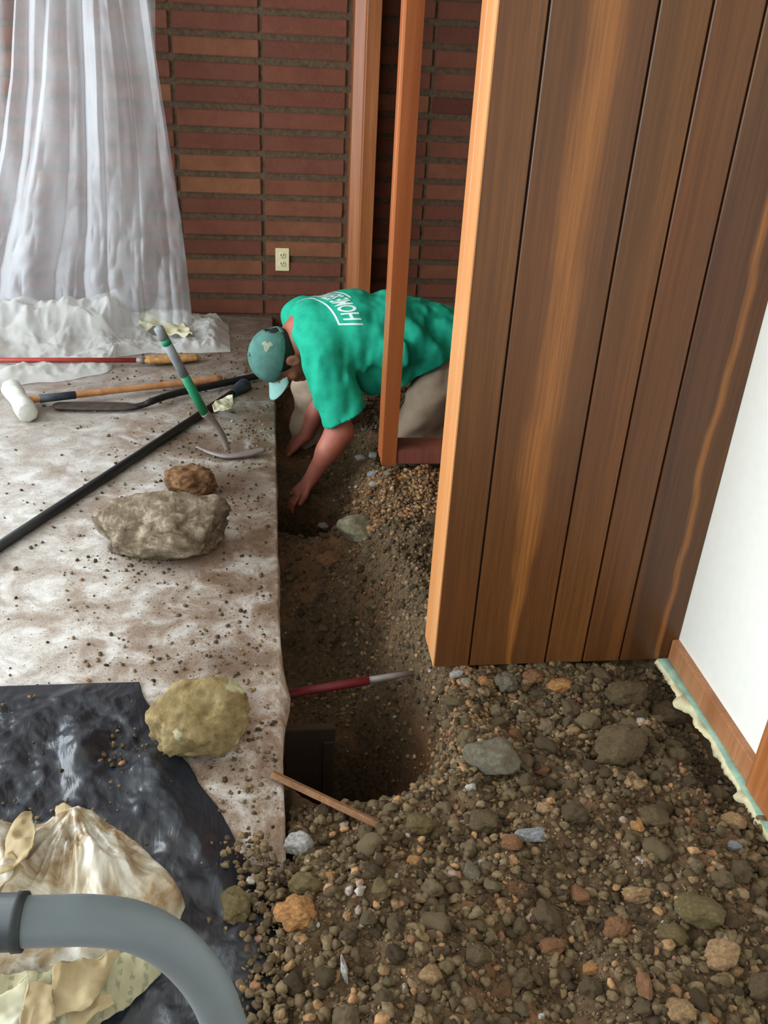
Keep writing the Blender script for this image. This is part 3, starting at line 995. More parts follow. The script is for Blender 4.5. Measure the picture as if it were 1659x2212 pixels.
NOTABLE = [
    # px, py, w, h, material, proto, label
    (772, 1146, 92, 82, 's_pale', 0, 'pale greenish stone on the earth ridge between the two holes', 'stone'),
    (712, 1212, 62, 50, 's_red', 3, 'brown lump below the pale greenish stone on the ridge', 'clod'),
    (700, 1145, 30, 22, 's_white', 1, 'small white stone left of the pale greenish ridge stone', 'stone'),
    (1060, 1640, 118, 104, 's_grey', 2, 'large angular grey stone at the right rim of the near hole', 'stone'),
    (645, 1826, 66, 62, 's_white', 5, 'white chalky chunk at the broken corner of the slab', 'stone'),
    (638, 1970, 96, 80, 's_ochre', 3, 'large lumpy ochre stone beside the black plastic sheet', 'stone'),
    (512, 1948, 64, 88, 's_olive', 8, 'olive clod lying on the edge of the black plastic sheet', 'clod'),
    (660, 1906, 72, 56, 's_olive', 6, 'olive clod between the white chunk and the lumpy ochre stone', 'clod'),
    (896, 1860, 40, 32, 's_ochre', 6, 'bright orange stone in the soil right of the white chunk', 'stone'),
    (715, 1895, 32, 28, 's_ochre', 1, 'small orange stone right of the lumpy ochre stone', 'stone'),
    (1150, 1806, 84, 40, 's_blue', 2, 'bluish white jagged flake in the middle of the soil heap', 'stone'),
    (1104, 1822, 46, 42, 's_red', 5, 'red-brown stone touching the bluish white flake', 'stone'),
    (1378, 1931, 74, 44, 's_tan', 8, 'flat peach stone in the soil heap', 'stone'),
    (1553, 2061, 78, 72, 's_tan', 4, 'round tan stone near the lower right of the soil heap', 'stone'),
    (930, 2100, 54, 54, 's_tan', 7, 'pale wedge-shaped stone low in the soil heap', 'stone'),
    (1505, 1965, 100, 82, 's_olive', 9, 'large olive clod above the round tan stone', 'clod'),
    (1448, 2022, 66, 66, 's_olive', 5, 'triangular olive clod left of the round tan stone', 'clod'),
    (1375, 1786, 30, 28, 's_ochre', 2, 'small squarish yellow stone above the flat peach stone', 'stone'),
    (1176, 1746, 38, 34, 's_tan', 6, 'orange-tan stone above the bluish white flake', 'stone'),
    (1375, 1696, 38, 28, 's_tan', 1, 'orange-tan pebble below the biggest brown clod', 'stone'),
    (1168, 1664, 34, 26, 's_red', 4, 'reddish pebble right of the large angular grey stone', 'stone'),
    (1238, 1577, 34, 24, 's_tan', 7, 'bright peach pebble left of the biggest brown clod', 'stone'),
    (1112, 1592, 44, 42, 's_red', 0, 'red-brown stone behind the large angular grey stone', 'stone'),
    (1205, 1482, 52, 46, 's_ochre', 9, 'ochre stone below the foot of the walnut planks', 'stone'),
    (1150, 1462, 48, 40, 's_red', 3, 'red-brown clod against the foot of the walnut planks', 'clod'),
    (1352, 1496, 92, 78, 's_clod', 8, 'dark grey clod near the right end of the panelled wall', 'clod'),
    (1332, 1612, 116, 112, 's_clod', 4, 'biggest brown clod in the middle of the soil heap', 'clod'),
    (1435, 1540, 76, 68, 's_clod', 6, 'brown clod left of the torn green floor strip', 'clod'),
    (1412, 1764, 66, 60, 's_clod', 1, 'rounded dark clod above the flat peach stone', 'clod'),
    (1582, 1776, 62, 48, 's_tan', 5, 'tan stone with a pale face by the lower end of the floor strip', 'stone'),
    (742, 2088, 16, 66, 's_white', 7, 'thin white sliver standing in the near soil', 'stone'),
    (1393, 1863, 20, 16, 's_white', 1, 'tiny white stone above the flat peach stone', 'stone'),
    (1584, 1826, 32, 24, 's_blue', 6, 'bluish pebble below the tan stone with a pale face', 'stone'),
    (1483, 1661, 28, 16, 's_blue', 3, 'small bluish pebble beside the torn floor strip', 'stone'),
    (820, 1912, 40, 58, 's_olive', 7, 'pointed olive stone below the bright orange stone', 'stone'),
    (908, 1778, 62, 52, 's_olive', 8, 'blocky olive clod right of the thin wooden lath', 'clod'),
    (1040, 1772, 62, 66, 's_clod', 9, 'brown clod below the large angular grey stone', 'clod'),
    (1250, 1928, 42, 58, 's_red', 7, 'long brown stone left of the flat peach stone', 'stone'),
    (1194, 2042, 62, 44, 's_red', 8, 'flat brown stone low in the middle of the soil heap', 'stone'),
    (1277, 2094, 46, 32, 's_ochre', 5, 'yellowish oblong stone right of the flat brown stone', 'stone'),
    (1388, 2132, 30, 70, 's_red', 2, 'long tan-brown shard left below the triangular olive clod', 'stone'),
    (1465, 2180, 62, 58, 's_tan', 9, 'brown stone near the lower edge below the triangular olive clod', 'stone'),
    (1530, 2200, 34, 28, 's_ochre', 6, 'orange pebble below the round tan stone', 'stone'),
    (1016, 1880, 44, 60, 's_grey', 7, 'dark pointed shard right of the bright orange stone', 'stone'),
    (985, 1456, 30, 24, 's_white', 4, 'white pebble by the left corner of the panelled wall', 'stone'),
    (1008, 1474, 24, 30, 's_pale', 2, 'pale upright chip beside the white pebble at the panel corner', 'stone'),
    (1044, 1470, 26, 28, 's_ochre', 6, 'small ochre pebble under the first groove of the panelled wall', 'stone'),
    (1092, 1474, 52, 50, 's_grey', 3, 'grey lump under the widest walnut plank', 'clod'),
    (780, 990, 28, 20, 's_white', 3, 'white curled fragment left of the slim post foot', 'fragment'),
    (806, 984, 20, 20, 's_white', 8, 'white chip touching the slim post foot', 'fragment'),
    (808, 1024, 30, 18, 's_blue', 6, 'bluish chip below the slim post foot', 'fragment'),
    (806, 1044, 20, 26, 's_white', 7, 'white upright splinter below the slim post foot', 'fragment'),
    (838, 1024, 20, 18, 's_pale', 1, 'pale pebble right of the bluish chip at the post foot', 'stone'),
    (866, 1034, 22, 16, 's_ochre', 6, 'orange pebble in front of the reddish sole plate', 'stone'),
    (1258, 1448, 0, 0, 's_clod', 0, '', ''),
    (1640, 2130, 60, 60, 's_clod', 4, 'dark clod at the right below the round tan stone', 'clod'),
    (1330, 2008, 70, 60, 's_red', 3, 'reddish clod below the flat peach stone', 'clod'),
    (1030, 2060, 56, 50, 's_clod', 6, 'earthy lump above the pale wedge-shaped stone', 'clod'),
]
taken = []
noted = []
for px, py, w, h, mk, pi, lab, cat in NOTABLE:
    if not w: continue
    p = ground_at(px, py + h * 0.15)
    rx, rh = px_size(p, w / 2), px_size(p, h / 2)
    o = link('soil_clod' if cat == 'clod' else ('white_fragment' if cat == 'fragment' else 'stone'), stone_mesh(pi, M[mk]))
    # seen from above at a slant: the picture height is shared by depth and height
    o.scale = (rx, rh * 0.95, min(rx, rh) * 0.72 if w > h * .6 else rh * 0.8)
    o.rotation_euler = (random.uniform(-.15, .15), random.uniform(-.15, .15), random.uniform(-.3, .3))
    o.location = (p[0], p[1], p[2] + 0.45 * o.scale[2])
    tag(o, lab, cat)
    noted.append((o, lab, px, py))
    taken.append((p[0], p[1], rx))

# ordinary clods, alike: the largest ones as objects of their own
regions = [
    ('near', 96, (0.02, 0.62, 0.92, 1.26), (0.010, 0.027), 'earth clod in the near part of the soil heap', 'clods in the near soil'),
    ('panel', 92, (0.40, 1.26, 0.96, 1.655), (0.010, 0.027), 'earth clod in the soil between near hole and panelled wall', 'clods before the panelled wall'),
    ('trench', 64, (0.05, 1.95, 0.42, 2.78), (0.008, 0.018), 'earth clod on the trench floor between the two holes', 'clods in the trench'),
    ('far', 40, (0.12, 3.0, 0.9, 4.3), (0.008, 0.018), 'earth clod on the dug ground around the worker', 'clods around the worker'),
]
plain = []
for key, n, (x0, y0, x1, y1), (r_0, r_1), lab, grp in regions:
    got = 0
    for _ in range(4000):
        if got >= n: break
        x, y = random.uniform(x0, x1), random.uniform(y0, y1)
        r = r_0 + (r_1 - r_0) * random.random() ** 1.5
        if any((x - a) ** 2 + (y - b) ** 2 < (r + c) ** 2 * 0.9 for a, b, c in taken): continue
        z = float(terrain(x, y))
        if z < -0.36: continue
        taken.append((x, y, r))
        o = link('soil_clod', stone_mesh(random.choice([1, 3, 4, 6, 8, 9]), M['clods']))
        o.scale = (r * random.uniform(.8, 1.2), r * random.uniform(.8, 1.2), r * random.uniform(.65, .95))
        o.rotation_euler = (random.uniform(-.4, .4), random.uniform(-.4, .4), random.uniform(0, 6.28))
        o.location = (x, y, z + 0.35 * r)
        tag(o, lab, 'clod', grp)
        plain.append(o)
        got += 1


# a clod that lies next to one of the stones picked out above is named after it
import re as _re


def short(lab):
    return _re.split(r' (?:in|at|on|below|above|beside|near|by|left|right|behind|touching|under|against|lying|low|standing|between|with) ', lab)[0]


names = [short(l) for _, l, _, _ in noted]
pos = []
for o in plain:
    c = (np.array(o.location) - [0, 0, CAM_H]) @ RM
    pos.append((IW / 2 + F * c[0] / c[2], IH / 2 + F * c[1] / c[2]))
pos = np.array(pos)
seen = (pos[:, 0] > 0) & (pos[:, 0] < IW) & (pos[:, 1] > 0) & (pos[:, 1] < IH)
free = set(np.nonzero(seen)[0].tolist())
for (o, lab, px, py), nm in zip(noted, names):
    if names.count(nm) > 1: continue
    dx, dy = pos[:, 0] - px, pos[:, 1] - py
    for word, m_ in (('left of', (dx < 0) & (abs(dx) > abs(dy))), ('right of', (dx > 0) & (abs(dx) > abs(dy))), ('behind', (dy < 0) & (abs(dy) >= abs(dx))), ('in front of', (dy > 0) & (abs(dy) >= abs(dx)))):
        c = [i for i in np.nonzero(m_ & (np.hypot(dx, dy) < 150))[0].tolist() if i in free]
        if not c: continue
        i = min(c, key=lambda k: math.hypot(dx[k], dy[k]))
        free.discard(i)
        plain[i]['label'] = 'nearest earth clod %s the %s' % (word, nm)


# countless crumbs and pebbles as one mass
def scatter(name, pts, rad, sub, m, seed, parent=None, squash=0.75):
    V0, F0 = ICO[sub]
    n = len(pts)
    r = np.random.default_rng(seed)
    shapes = np.stack([rock_verts(V0, seed * 50 + k, [5, 7, 3][k % 3], [.3, .22, .4][k % 3], (.45, .85)) for k in range(6)])
    Vs = shapes[r.integers(0, 6, n)]
    a = r.uniform(0, 6.28, n)
    sc = rad[:, None] * r.uniform(0.7, 1.3, (n, 3)) * [1, 1, squash]
    Vs = Vs * sc[:, None]
    b = r.uniform(-.7, .7, n)
    y_, z_ = Vs[..., 1].copy(), Vs[..., 2].copy()
    Vs[..., 1] = y_ * np.cos(b)[:, None] - z_ * np.sin(b)[:, None]
    Vs[..., 2] = y_ * np.sin(b)[:, None] + z_ * np.cos(b)[:, None]
    x_, y_ = Vs[..., 0].copy(), Vs[..., 1].copy()
    Vs[..., 0] = x_ * np.cos(a)[:, None] - y_ * np.sin(a)[:, None]
    Vs[..., 1] = x_ * np.sin(a)[:, None] + y_ * np.cos(a)[:, None]
    Vs = Vs + pts[:, None]
    Fs = F0[None] + (np.arange(n) * len(V0))[:, None, None]
    me = raw_mesh(name, Vs.reshape(-1, 3), Fs.reshape(-1, 3))
    return link(name, me, m, parent, True)


def cloud(n, x0, y0, x1, y1, r_lo, r_hi, pw, seed, zmin=-9):
    r = np.random.default_rng(seed)
    P = np.stack([r.uniform(x0, x1, n), r.uniform(y0, y1, n)], -1)
    rad = r_lo + (r_hi - r_lo) * r.random(n) ** pw
    z = terrain(P[:, 0], P[:, 1])
    ok = (z > zmin) & ~((P[:, 1] < 1.06) & (P[:, 0] < 0.004 + 0.02 * vnoise(np.column_stack([P, z]), 14, 3))) & ~((P[:, 0] < 0.03) & (P[:, 1] > 1.12))
    if y0 > 1.6:   # bare trodden earth by the slab, gravel on the right hand bank
        ok &= r.random(n) < 0.18 + 0.82 * sstep(0.12, 0.34, P[:, 0] + 0.08 * fbm(np.column_stack([P, z]), 5, 2, 3))
    P, rad, z = P[ok], rad[ok], z[ok]
    return np.column_stack([P, z + rad * 0.25]), rad


for nm, args, sub, lab in [
    ('loose_soil', (15000, -0.055, 0.55, 1.0, 1.30, 0.0018, 0.0125, 4.5, 31), 2, 'loose brown crumbs and gravel of the near soil heap'),
    ('loose_soil', (10000, 0.22, 1.28, 1.0, 1.68, 0.0018, 0.0125, 4.5, 32, -0.20), 2, 'loose brown crumbs and gravel below the panelled wall'),
    ('loose_soil', (8000, 0.0, 1.69, 0.50, 3.0, 0.0025, 0.010, 3.5, 33, -0.50), 1, 'loose gravelly earth along the trench floor'),
    ('loose_soil', (5000, 0.0, 3.0, 1.05, 4.55, 0.003, 0.011, 3.0, 34), 1, 'loose gravelly earth under and behind the worker'),
]:
    P, r_ = cloud(*args)
    tag(scatter(nm, P, r_, sub, M['crumbs'], args[-1] if args[-1] > 0 else args[-2]), lab, 'soil', None, 'stuff')
P, r_ = cloud(2600, 0.36, 1.32, 0.66, 1.68, 0.002, 0.010, 3.0, 35)
kk = np.random.default_rng(3).random(len(P)) < np.exp(-((P[:, 0] - 0.46) / 0.10) ** 2)
tag(scatter('clay_crumbs', P[kk], r_[kk], 1, M['clay_crumbs'], 36), 'orange-brown clay crumbs along the right rim of the near hole', 'soil', None, 'stuff')
P, r_ = cloud(1500, 0.26, 2.5, 0.62, 2.84, 0.003, 0.011, 2.5, 37, -0.3)
tag(scatter('clay_crumbs', P, r_, 1, M['clay_crumbs'], 38), 'orange-brown clay crumbs in front of the reddish sole plate', 'soil', None, 'stuff')
# crumbs dropped on the slab
r = np.random.default_rng(5)
n = 7500
P = np.stack([0.01 - np.abs(r.normal(0, 0.42, n)), r.uniform(1.2, 4.3, n)], -1)
cl = r.random(n) < 0.25
ctr = np.array([[-0.40, 2.2], [-0.12, 2.6], [-0.1, 1.5], [-0.12, 1.75], [-0.05, 1.35], [-0.25, 2.9], [-0.05, 3.1]])
P[cl] = ctr[r.integers(0, 7, cl.sum())] + r.normal(0, 0.07, (cl.sum(), 2))
P = P[(P[:, 0] < 0.005) & (P[:, 0] > -1.2) & (P[:, 1] > 1.1)]
rad = 0.0009 + 0.0058 * r.random(len(P)) ** 8
tag(scatter('soil_crumbs', np.column_stack([P, rad * 0.5]), rad, 1, M['crumbs'], 71), 'brown soil crumbs sprinkled over the concrete slab', 'soil', None, 'stuff')


# ------------------------------------------------------------------ plastic sheets
curtain = empty('plastic_sheet', (-0.9, 4.2, 0), label='white translucent plastic sheet hanging gathered before the brick wall', cat='plastic sheet')
zs = np.array([2.42, 1.9, 1.46, 1.1, 0.8, 0.55, 0.3, 0.12, 0.02])
Lx = np.array([-0.90, -0.95, -0.99, -1.06, -1.15, -1.26, -1.38, -1.42, -1.45])
Rx = np.array([-0.60, -0.545, -0.485, -0.455, -0.425, -0.40, -0.385, -0.375, -0.37])
Yc = np.array([4.32, 4.30, 4.28, 4.26, 4.24, 4.24, 4.24, 4.24, 4.22])
nv, nu = 170, 320
v = np.linspace(0, 1, nv)
zc = np.interp(v, np.linspace(0, 1, len(zs)), zs)
o_ = np.argsort(zs)
L_ = np.interp(zc, zs[o_], Lx[o_]); R_ = np.interp(zc, zs[o_], Rx[o_]); Y_ = np.interp(zc, zs[o_], Yc[o_])
u = np.linspace(0, 1, nu)
U, Zg = np.meshgrid(u, zc, indexing='xy')          # (nv,nu)
P3 = np.stack([U * 3, Zg * 0.55, U * 0], -1)
rc_ = np.random.default_rng(14)
fold = np.zeros_like(U)
for k in range(15):
    uk = 0.02 + 0.96 * (k + rc_.uniform(-.35, .35)) / 14
    drift = uk + rc_.uniform(-.07, .07) * (2.42 - Zg) / 2.42 + 0.012 * np.sin(Zg * rc_.uniform(1, 4) + k)
    wd = rc_.uniform(0.012, 0.045)
    a_ = rc_.uniform(0.35, 1.0) * (1 if k % 2 else -0.7)
    dq = np.abs(U - drift)
    fade = 0.55 + 0.45 * np.sin(Zg * rc_.uniform(0.8, 2.2) + k * 1.7)
    fold += a_ * fade * np.exp(-(dq / wd) ** 1.3)
bill_ = fbm(np.stack([U * 3.2, Zg * 0.5, U * 0], -1), 1.0, 2, 77)
amp = np.interp(Zg, [0, 0.5, 1.4, 2.42], [0.085, 0.090, 0.060, 0.035])
crump = ridged(np.stack([U * 5, Zg * 3, U * 0], -1), 1.3, 3, 12) * (0.004 + 0.020 * sstep(1.0, 0.1, Zg))
fold = fold + 1.1 * bill_
ph = 2 * np.pi * 6 * U
Xg = L_[:, None] * (1 - U) + R_[:, None] * U + 0.02 * bill_ * (U * (1 - U) * 4)
Yg = Y_[:, None] + amp * fold * 0.85 + crump - 0.10 * sstep(0.5, 0.0, Zg) * (1 - U)
surf('hanging_folds', np.stack([Xg, Yg, Zg], -1), M['film'], curtain)
# thinner layer behind it towards the window side
Ub, Zb = np.meshgrid(np.linspace(0, 1, 120), np.linspace(2.42, 0.03, 90), indexing='xy')
Xb = -1.9 + 1.42 * Ub - 0.12 * (Zb - 1.2) * (0.4 - Ub)
Yb = 4.44 + 0.022 * np.sin(2 * np.pi * 7 * Ub + 3 * fbm(np.stack([Ub * 2, Zb, Ub * 0], -1), 1, 2, 5)) + 0.012 * fbm(np.stack([Ub * 6, Zb * 3, Ub * 0], -1), 1, 3, 8)
surf('rear_layer', np.stack([Xb, Yb, Zb], -1), M['film_thin'], curtain)


def on0(pts, z=0.0):
    return [at(a, b, z=z) for a, b in pts]


# the sheet's foot heaped on the floor
front = on0([(-260, 850), (-80, 850), (60, 832), (150, 822), (232, 806), (250, 778), (300, 768), (380, 762), (440, 764), (498, 760)])
back = on0([(-260, 690), (-80, 690), (60, 690), (150, 690), (235, 690), (290, 690), (350, 690), (410, 690), (455, 690), (494, 706)])
Gp = coons(front, back, 260, 120)
tt = np.linspace(0, 1, 120)[None]
uu = np.linspace(0, 1, 260)[:, None]
hump = np.exp(-((tt - 0.62) / 0.17) ** 2) * np.interp(uu, [0, 0.3, 0.52, 0.6, 0.72, 0.9, 1], [0.15, 0.17, 0.16, 0.06, 0.05, 0.07, 0.02])
Pc = np.stack([Gp[..., 0], Gp[..., 1], Gp[..., 0] * 0], -1)
edge = np.minimum(1, np.minimum(tt, 1 - tt * 0.6) * 7) * np.minimum(1, (1 - uu) * 14)
Gp[..., 2] = 0.004 + edge * (hump + 0.022 + 0.030 * ridged(Pc, 6.0, 3, 3) * (0.5 + hump * 5) + 0.010 * fbm(Pc, 22, 3, 9))
Gp[..., 2] = np.maximum(Gp[..., 2], 0.003)
Gp[..., 1] += 0.02 * fbm(Pc, 9, 2, 4)
surf('heaped_foot', Gp, M['film_dirty'], curtain)
# yellowed torn paper caught in its hem
hem = empty('torn_paper', (-0.45, 4.0, 0), label='yellowed torn paper caught along the plastic sheet hem', cat='paper')
for k, (c0, c1) in enumerate([
        (on0([(300, 742), (345, 738), (400, 748), (418, 752)]), on0([(310, 720), (350, 712), (395, 726), (412, 738)])),
        (on0([(180, 728), (215, 732), (232, 722)]), on0([(176, 708), (205, 700), (228, 704)]))]):
    Gs = coons(c0, c1, 40, 16)
    Gs[..., 2] = 0.050 + 0.03 * ridged(Gs * [1, 1, 0], 9, 2, k) + 0.02
    surf('paper_piece', Gs, M['paper_pale'] if k == 0 else M['paper'], hem, 0.002)

# black polythene under the rubble at the near left
Lf = on0([(-420, 1500), (-420, 1650), (-420, 1850), (-420, 2050), (-420, 2260)])
Rt = on0([(302, 1478), (338, 1562), (404, 1652), (505, 1812), (592, 1990)])
Rt += on0([(598, 2120), (585, 2260)]); Lf += on0([(-420, 2350), (-420, 2400)])
Gb = coons(Lf, Rt, 170, 200)
Pb = np.stack([Gb[..., 0], Gb[..., 1], 0 * Gb[..., 0]], -1)
eb = np.minimum(1, (1 - np.linspace(0, 1, 200))[None] * 10) * np.minimum(1, np.linspace(0, 1, 170)[:, None] * 12 + 0.05)
wr = ridged(Pb @ np.array([[0.8, 0.5, 0], [-0.5, 0.8, 0], [0, 0, 1]]) * [1.0, 0.45, 1], 9, 3, 21)
Gb[..., 2] = 0.006 + eb * (0.010 + 0.013 * wr + 0.004 * fbm(Pb, 30, 3, 2)) 
loc = np.exp(-(((Gb[..., 0] + 0.40) / 0.035) ** 2 + ((Gb[..., 1] - 1.41) / 0.07) ** 2))
Gb[..., 2] += 0.04 * loc
Gb[..., 2] = np.maximum(Gb[..., 2], 0.002) + np.where(Gb[..., 1] < 1.1, 0.012 * sstep(1.12, 1.0, Gb[..., 1]) * sstep(-0.3, -0.05, Gb[..., 0]), 0)
Gb[..., 0] += 0.004 * fbm(Pb, 25, 2, 6)
bp = surf('black_plastic_sheet', Gb, M['black_plastic'], None, 0.0012)
tag(bp, 'crinkled black plastic sheet spread over the near left of the slab', 'plastic sheet')
# crumbs on it
r = np.random.default_rng(9)
Pq = np.stack([r.uniform(-0.75, -0.08, 420), r.uniform(0.95, 1.6, 420)], -1)
Pq = Pq[Pq[:, 0] < -0.30 + (1.62 - Pq[:, 1]) * 0.42]
ctr = np.array([[-0.345, 1.36], [-0.33, 1.42], [-0.25, 1.22]])
Pq = np.vstack([Pq, ctr[r.integers(0, 3, 90)] + r.normal(0, 0.03, (90, 2))])
rad = 0.0014 + 0.006 * r.random(len(Pq)) ** 3
tag(scatter('soil_crumbs', np.column_stack([Pq, 0.022 + rad * 0.2]), rad, 1, M['crumbs'], 77), 'soil crumbs scattered over the black plastic sheet', 'soil', None, 'stuff')

# soil spilling from the heap onto the plastic
r = np.random.default_rng(19)
Pq = np.stack([0.012 - np.abs(r.normal(0, 0.045, 650)), r.uniform(0.72, 1.17, 650)], -1)
edge_x = np.interp(Pq[:, 1], [0.72, 1.0, 1.2], [0.0, -0.005, -0.075])
Pq[:, 0] += np.interp(Pq[:, 1], [0.72, 1.0, 1.2], [0.0, 0.0, -0.03])
rad = 0.002 + 0.0085 * r.random(len(Pq)) ** 2.5
tag(scatter('spilled_soil', np.column_stack([Pq, 0.030 + rad * 0.3]), rad, 2, M['crumbs'], 83), 'soil crumbs spilled over the right edge of the black plastic', 'soil', None, 'stuff')

# crumpled white sack with torn paper skin
sack = empty('crumpled_sack', (-0.42, 1.05, 0.01), label='crumpled white and tan sack on the black plastic', cat='sack')
fr = on0([(-200, 2160), (-60, 2165), (80, 2150), (200, 2140), (300, 2110), (372, 2060), (404, 1985)], 0.0)
bk = on0([(-200, 1835), (-60, 1800), (60, 1800), (160, 1800), (230, 1800), (320, 1860), (396, 1950)], 0.02)
Gk = coons(fr, bk, 220, 130)
tt = np.linspace(0, 1, 130)[None]; uu = np.linspace(0, 1, 220)[:, None]
dome = np.sqrt(np.clip(1 - (2 * tt - 1) ** 2, 0, 1)) * np.sqrt(np.clip(1 - uu ** 6, 0, 1))
Pk = np.stack([Gk[..., 0], Gk[..., 1], 0 * Gk[..., 0]], -1)
fold = ridged(np.stack([Pk[..., 0] * 1.0 + 0.35 * Pk[..., 1], Pk[..., 1] * 0.35, Pk[..., 2]], -1), 8, 3, 41)
Gk[..., 2] = 0.012 + dome * (0.085 + 0.026 * fold + 0.010 * fbm(Pk, 18, 3, 4))
kx_, ky_ = Gk[..., 0] + 0.36, Gk[..., 1] - 1.18
kr = np.sqrt(kx_ ** 2 + ky_ ** 2)
kt = np.arctan2(ky_, kx_)
rad_f = ridged(np.stack([kt * 2.2, kr * 3, kr * 0], -1), 1.5, 3, 61)
Gk[..., 2] += dome * 0.022 * rad_f * np.minimum(1, kr * 12) * np.exp(-kr * 3)
knot = np.exp(-(((Gk[..., 0] + 0.36) / 0.05) ** 2 + ((Gk[..., 1] - 1.18) / 0.04) ** 2))
Gk[..., 2] += 0.035 * knot
Gk[..., 1] += 0.012 * fold * dome
surf('sack_skin', Gk, M['bag'], sack, 0.0015)


def scrap(name, pix, z0, m, parent, bend=0.012, seed=0, z1=None):
    """torn sheet between two picture curves at a given height"""
    c0 = [at(a, b, z=z0) for a, b in pix[0]]; c1 = [at(a, b, z=z1 or z0) for a, b in pix[1]]
    Gs = coons(c0, c1, 70, 40)
    Pz = Gs * [1, 1, 0]
    Gs[..., 2] += bend * ridged(Pz, 9, 3, seed) + 0.004 * fbm(Pz, 40, 2, seed)
    e = 0.005 * fbm(Pz, 60, 2, seed + 3)
    Gs[:, 0, 1] += e[:, 0]; Gs[:, -1, 1] += e[:, -1]; Gs[0, :, 0] += e[0]; Gs[-1, :, 0] += e[-1]
    return surf(name, Gs, m, parent, 0.002)


scrap('paper_tear', ([(4, 1905), (30, 1895), (70, 1840), (78, 1800)], [(16, 1830), (24, 1800), (48, 1770), (66, 1756)]), 0.135, M['paper'], sack, 0.014, 5, 0.11)
scrap('paper_tear', ([(-40, 1960), (-10, 1920), (30, 1895), (50, 1880)], [(-40, 1900), (-10, 1880), (10, 1860), (26, 1850)]), 0.13, M['paper'], sack, 0.012, 6, 0.125)
scrap('paper_flap', ([(120, 1765), (140, 1762), (165, 1758)], [(124, 1745), (140, 1742), (160, 1746)]), 0.05, M['paper'], sack, 0.005, 7)
ps = empty('paper_sack', (-0.40, 0.85, 0.02), label='torn tan paper sack lying below the grey tube', cat='sack')
scrap('printed_panel', ([(-60, 2330), (80, 2290), (190, 2226), (260, 2180), (352, 2096)], [(-60, 2110), (60, 2095), (150, 2080), (250, 2055), (345, 2040)]), 0.045, M['paper_grey'], ps, 0.008, 1, 0.075)
scrap('torn_ply', ([(110, 2200), (150, 2196), (200, 2180), (232, 2110)], [(115, 2090), (160, 2080), (210, 2062), (255, 2040)]), 0.075, M['paper'], ps, 0.012, 2, 0.10)
scrap('torn_ply', ([(-40, 2290), (50, 2260), (90, 2215)], [(-40, 2180), (30, 2140), (62, 2112)]), 0.075, M['paper_pale'], ps, 0.012, 3, 0.085)
scrap('folded_edge', ([(150, 2240), (200, 2205), (250, 2170)], [(140, 2190), (190, 2170), (240, 2150)]), 0.066, M['paper'], ps, 0.008, 4, 0.07)
scrap('yellow_ply', ([(40, 2250), (80, 2240), (120, 2215)], [(62, 2130), (85, 2124), (112, 2130)]), 0.088, M['paper'], ps, 0.010, 8, 0.092)

# grey vacuum tube standing in front of the sack
wand = empty('vacuum_tube', (-0.03, 0.40, 0), label='bent grey vacuum tube with a black collar at the near left', cat='vacuum tube')
YT = 0.45
cl_ = [at(a, b, Y=YT) for a, b in [(46, 1991), (120, 1989), (195, 1988), (285, 2000), (362, 2037), (420, 2092), (458, 2148), (484, 2212)]]
end = cl_[-1]
cl_ += [np.array([end[0] + 0.016, YT - 0.004, end[2] - 0.09]), np.array([end[0] + 0.024, YT - 0.01, end[2] - 0.22]), np.array([end[0] + 0.026, YT - 0.02, 0.25]), np.array([end[0] + 0.026, YT - 0.03, 0.001])]
tube('bent_pipe', spline(cl_, 90), 0.0182, M['hose'], wand, 32, ref=(0, 1, 0))
c0 = cl_[0]
dirx = (cl_[0] - cl_[1]) / np.linalg.norm(cl_[0] - cl_[1])
tube('collar', [c0 - dirx * 0.003, c0 - dirx * 0.0028, c0 + dirx * 0.004, c0 + dirx * 0.0045, c0 + dirx * 0.06, c0 + dirx * 0.0605], [0.019, 0.0212, 0.0216, 0.0204, 0.0204, 0.0195], M['cuff'], wand, 32, ref=(0, 1, 0))
e0 = c0 + dirx * 0.06
hp = spline([e0, e0 + [-0.08, 0, -0.02], e0 + [-0.16, -0.02, -0.15], e0 + [-0.2, -0.05, -0.42], e0 + [-0.21, -0.08, -e0[2] + 0.12], e0 + [-0.30, -0.14, -e0[2] + 0.03], e0 + [-0.5, -0.2, -e0[2] + 0.021]], 160)
tube('flexible_hose', hp, 0.0165 + 0.0018 * np.sin(np.arange(160) * 2.0), M['cuff'], wand, 20, ref=(0, 1, 0))

# ------------------------------------------------------------------ tools on the slab
# long black digging bar with a bulbous blue-black end
bar = empty('digging_bar', (-0.43, 2.9, 0), label='long black digging bar lying diagonally across the slab', cat='bar')
a, b = at(-150, 1277, z=0.017), at(505, 848, z=0.017)
a[2] = b[2] = 0.0165
tube('shaft', [a, a * 0.5 + b * 0.5, b], [0.0155, 0.0155, 0.0155], M['black_bar'], bar, 14)
d = (b - a) / np.linalg.norm(b - a)
k0 = b - d * 0.01
tube('tamper_end', spline([k0, k0 + d * 0.03, k0 + d * 0.07, k0 + d * 0.10, k0 + d * 0.112], 24), np.interp(np.linspace(0, 1, 24), [0, .25, .5, .85, 1], [0.016, 0.02, 0.030, 0.031, 0.024]), M['steel_blue'], bar, 18)
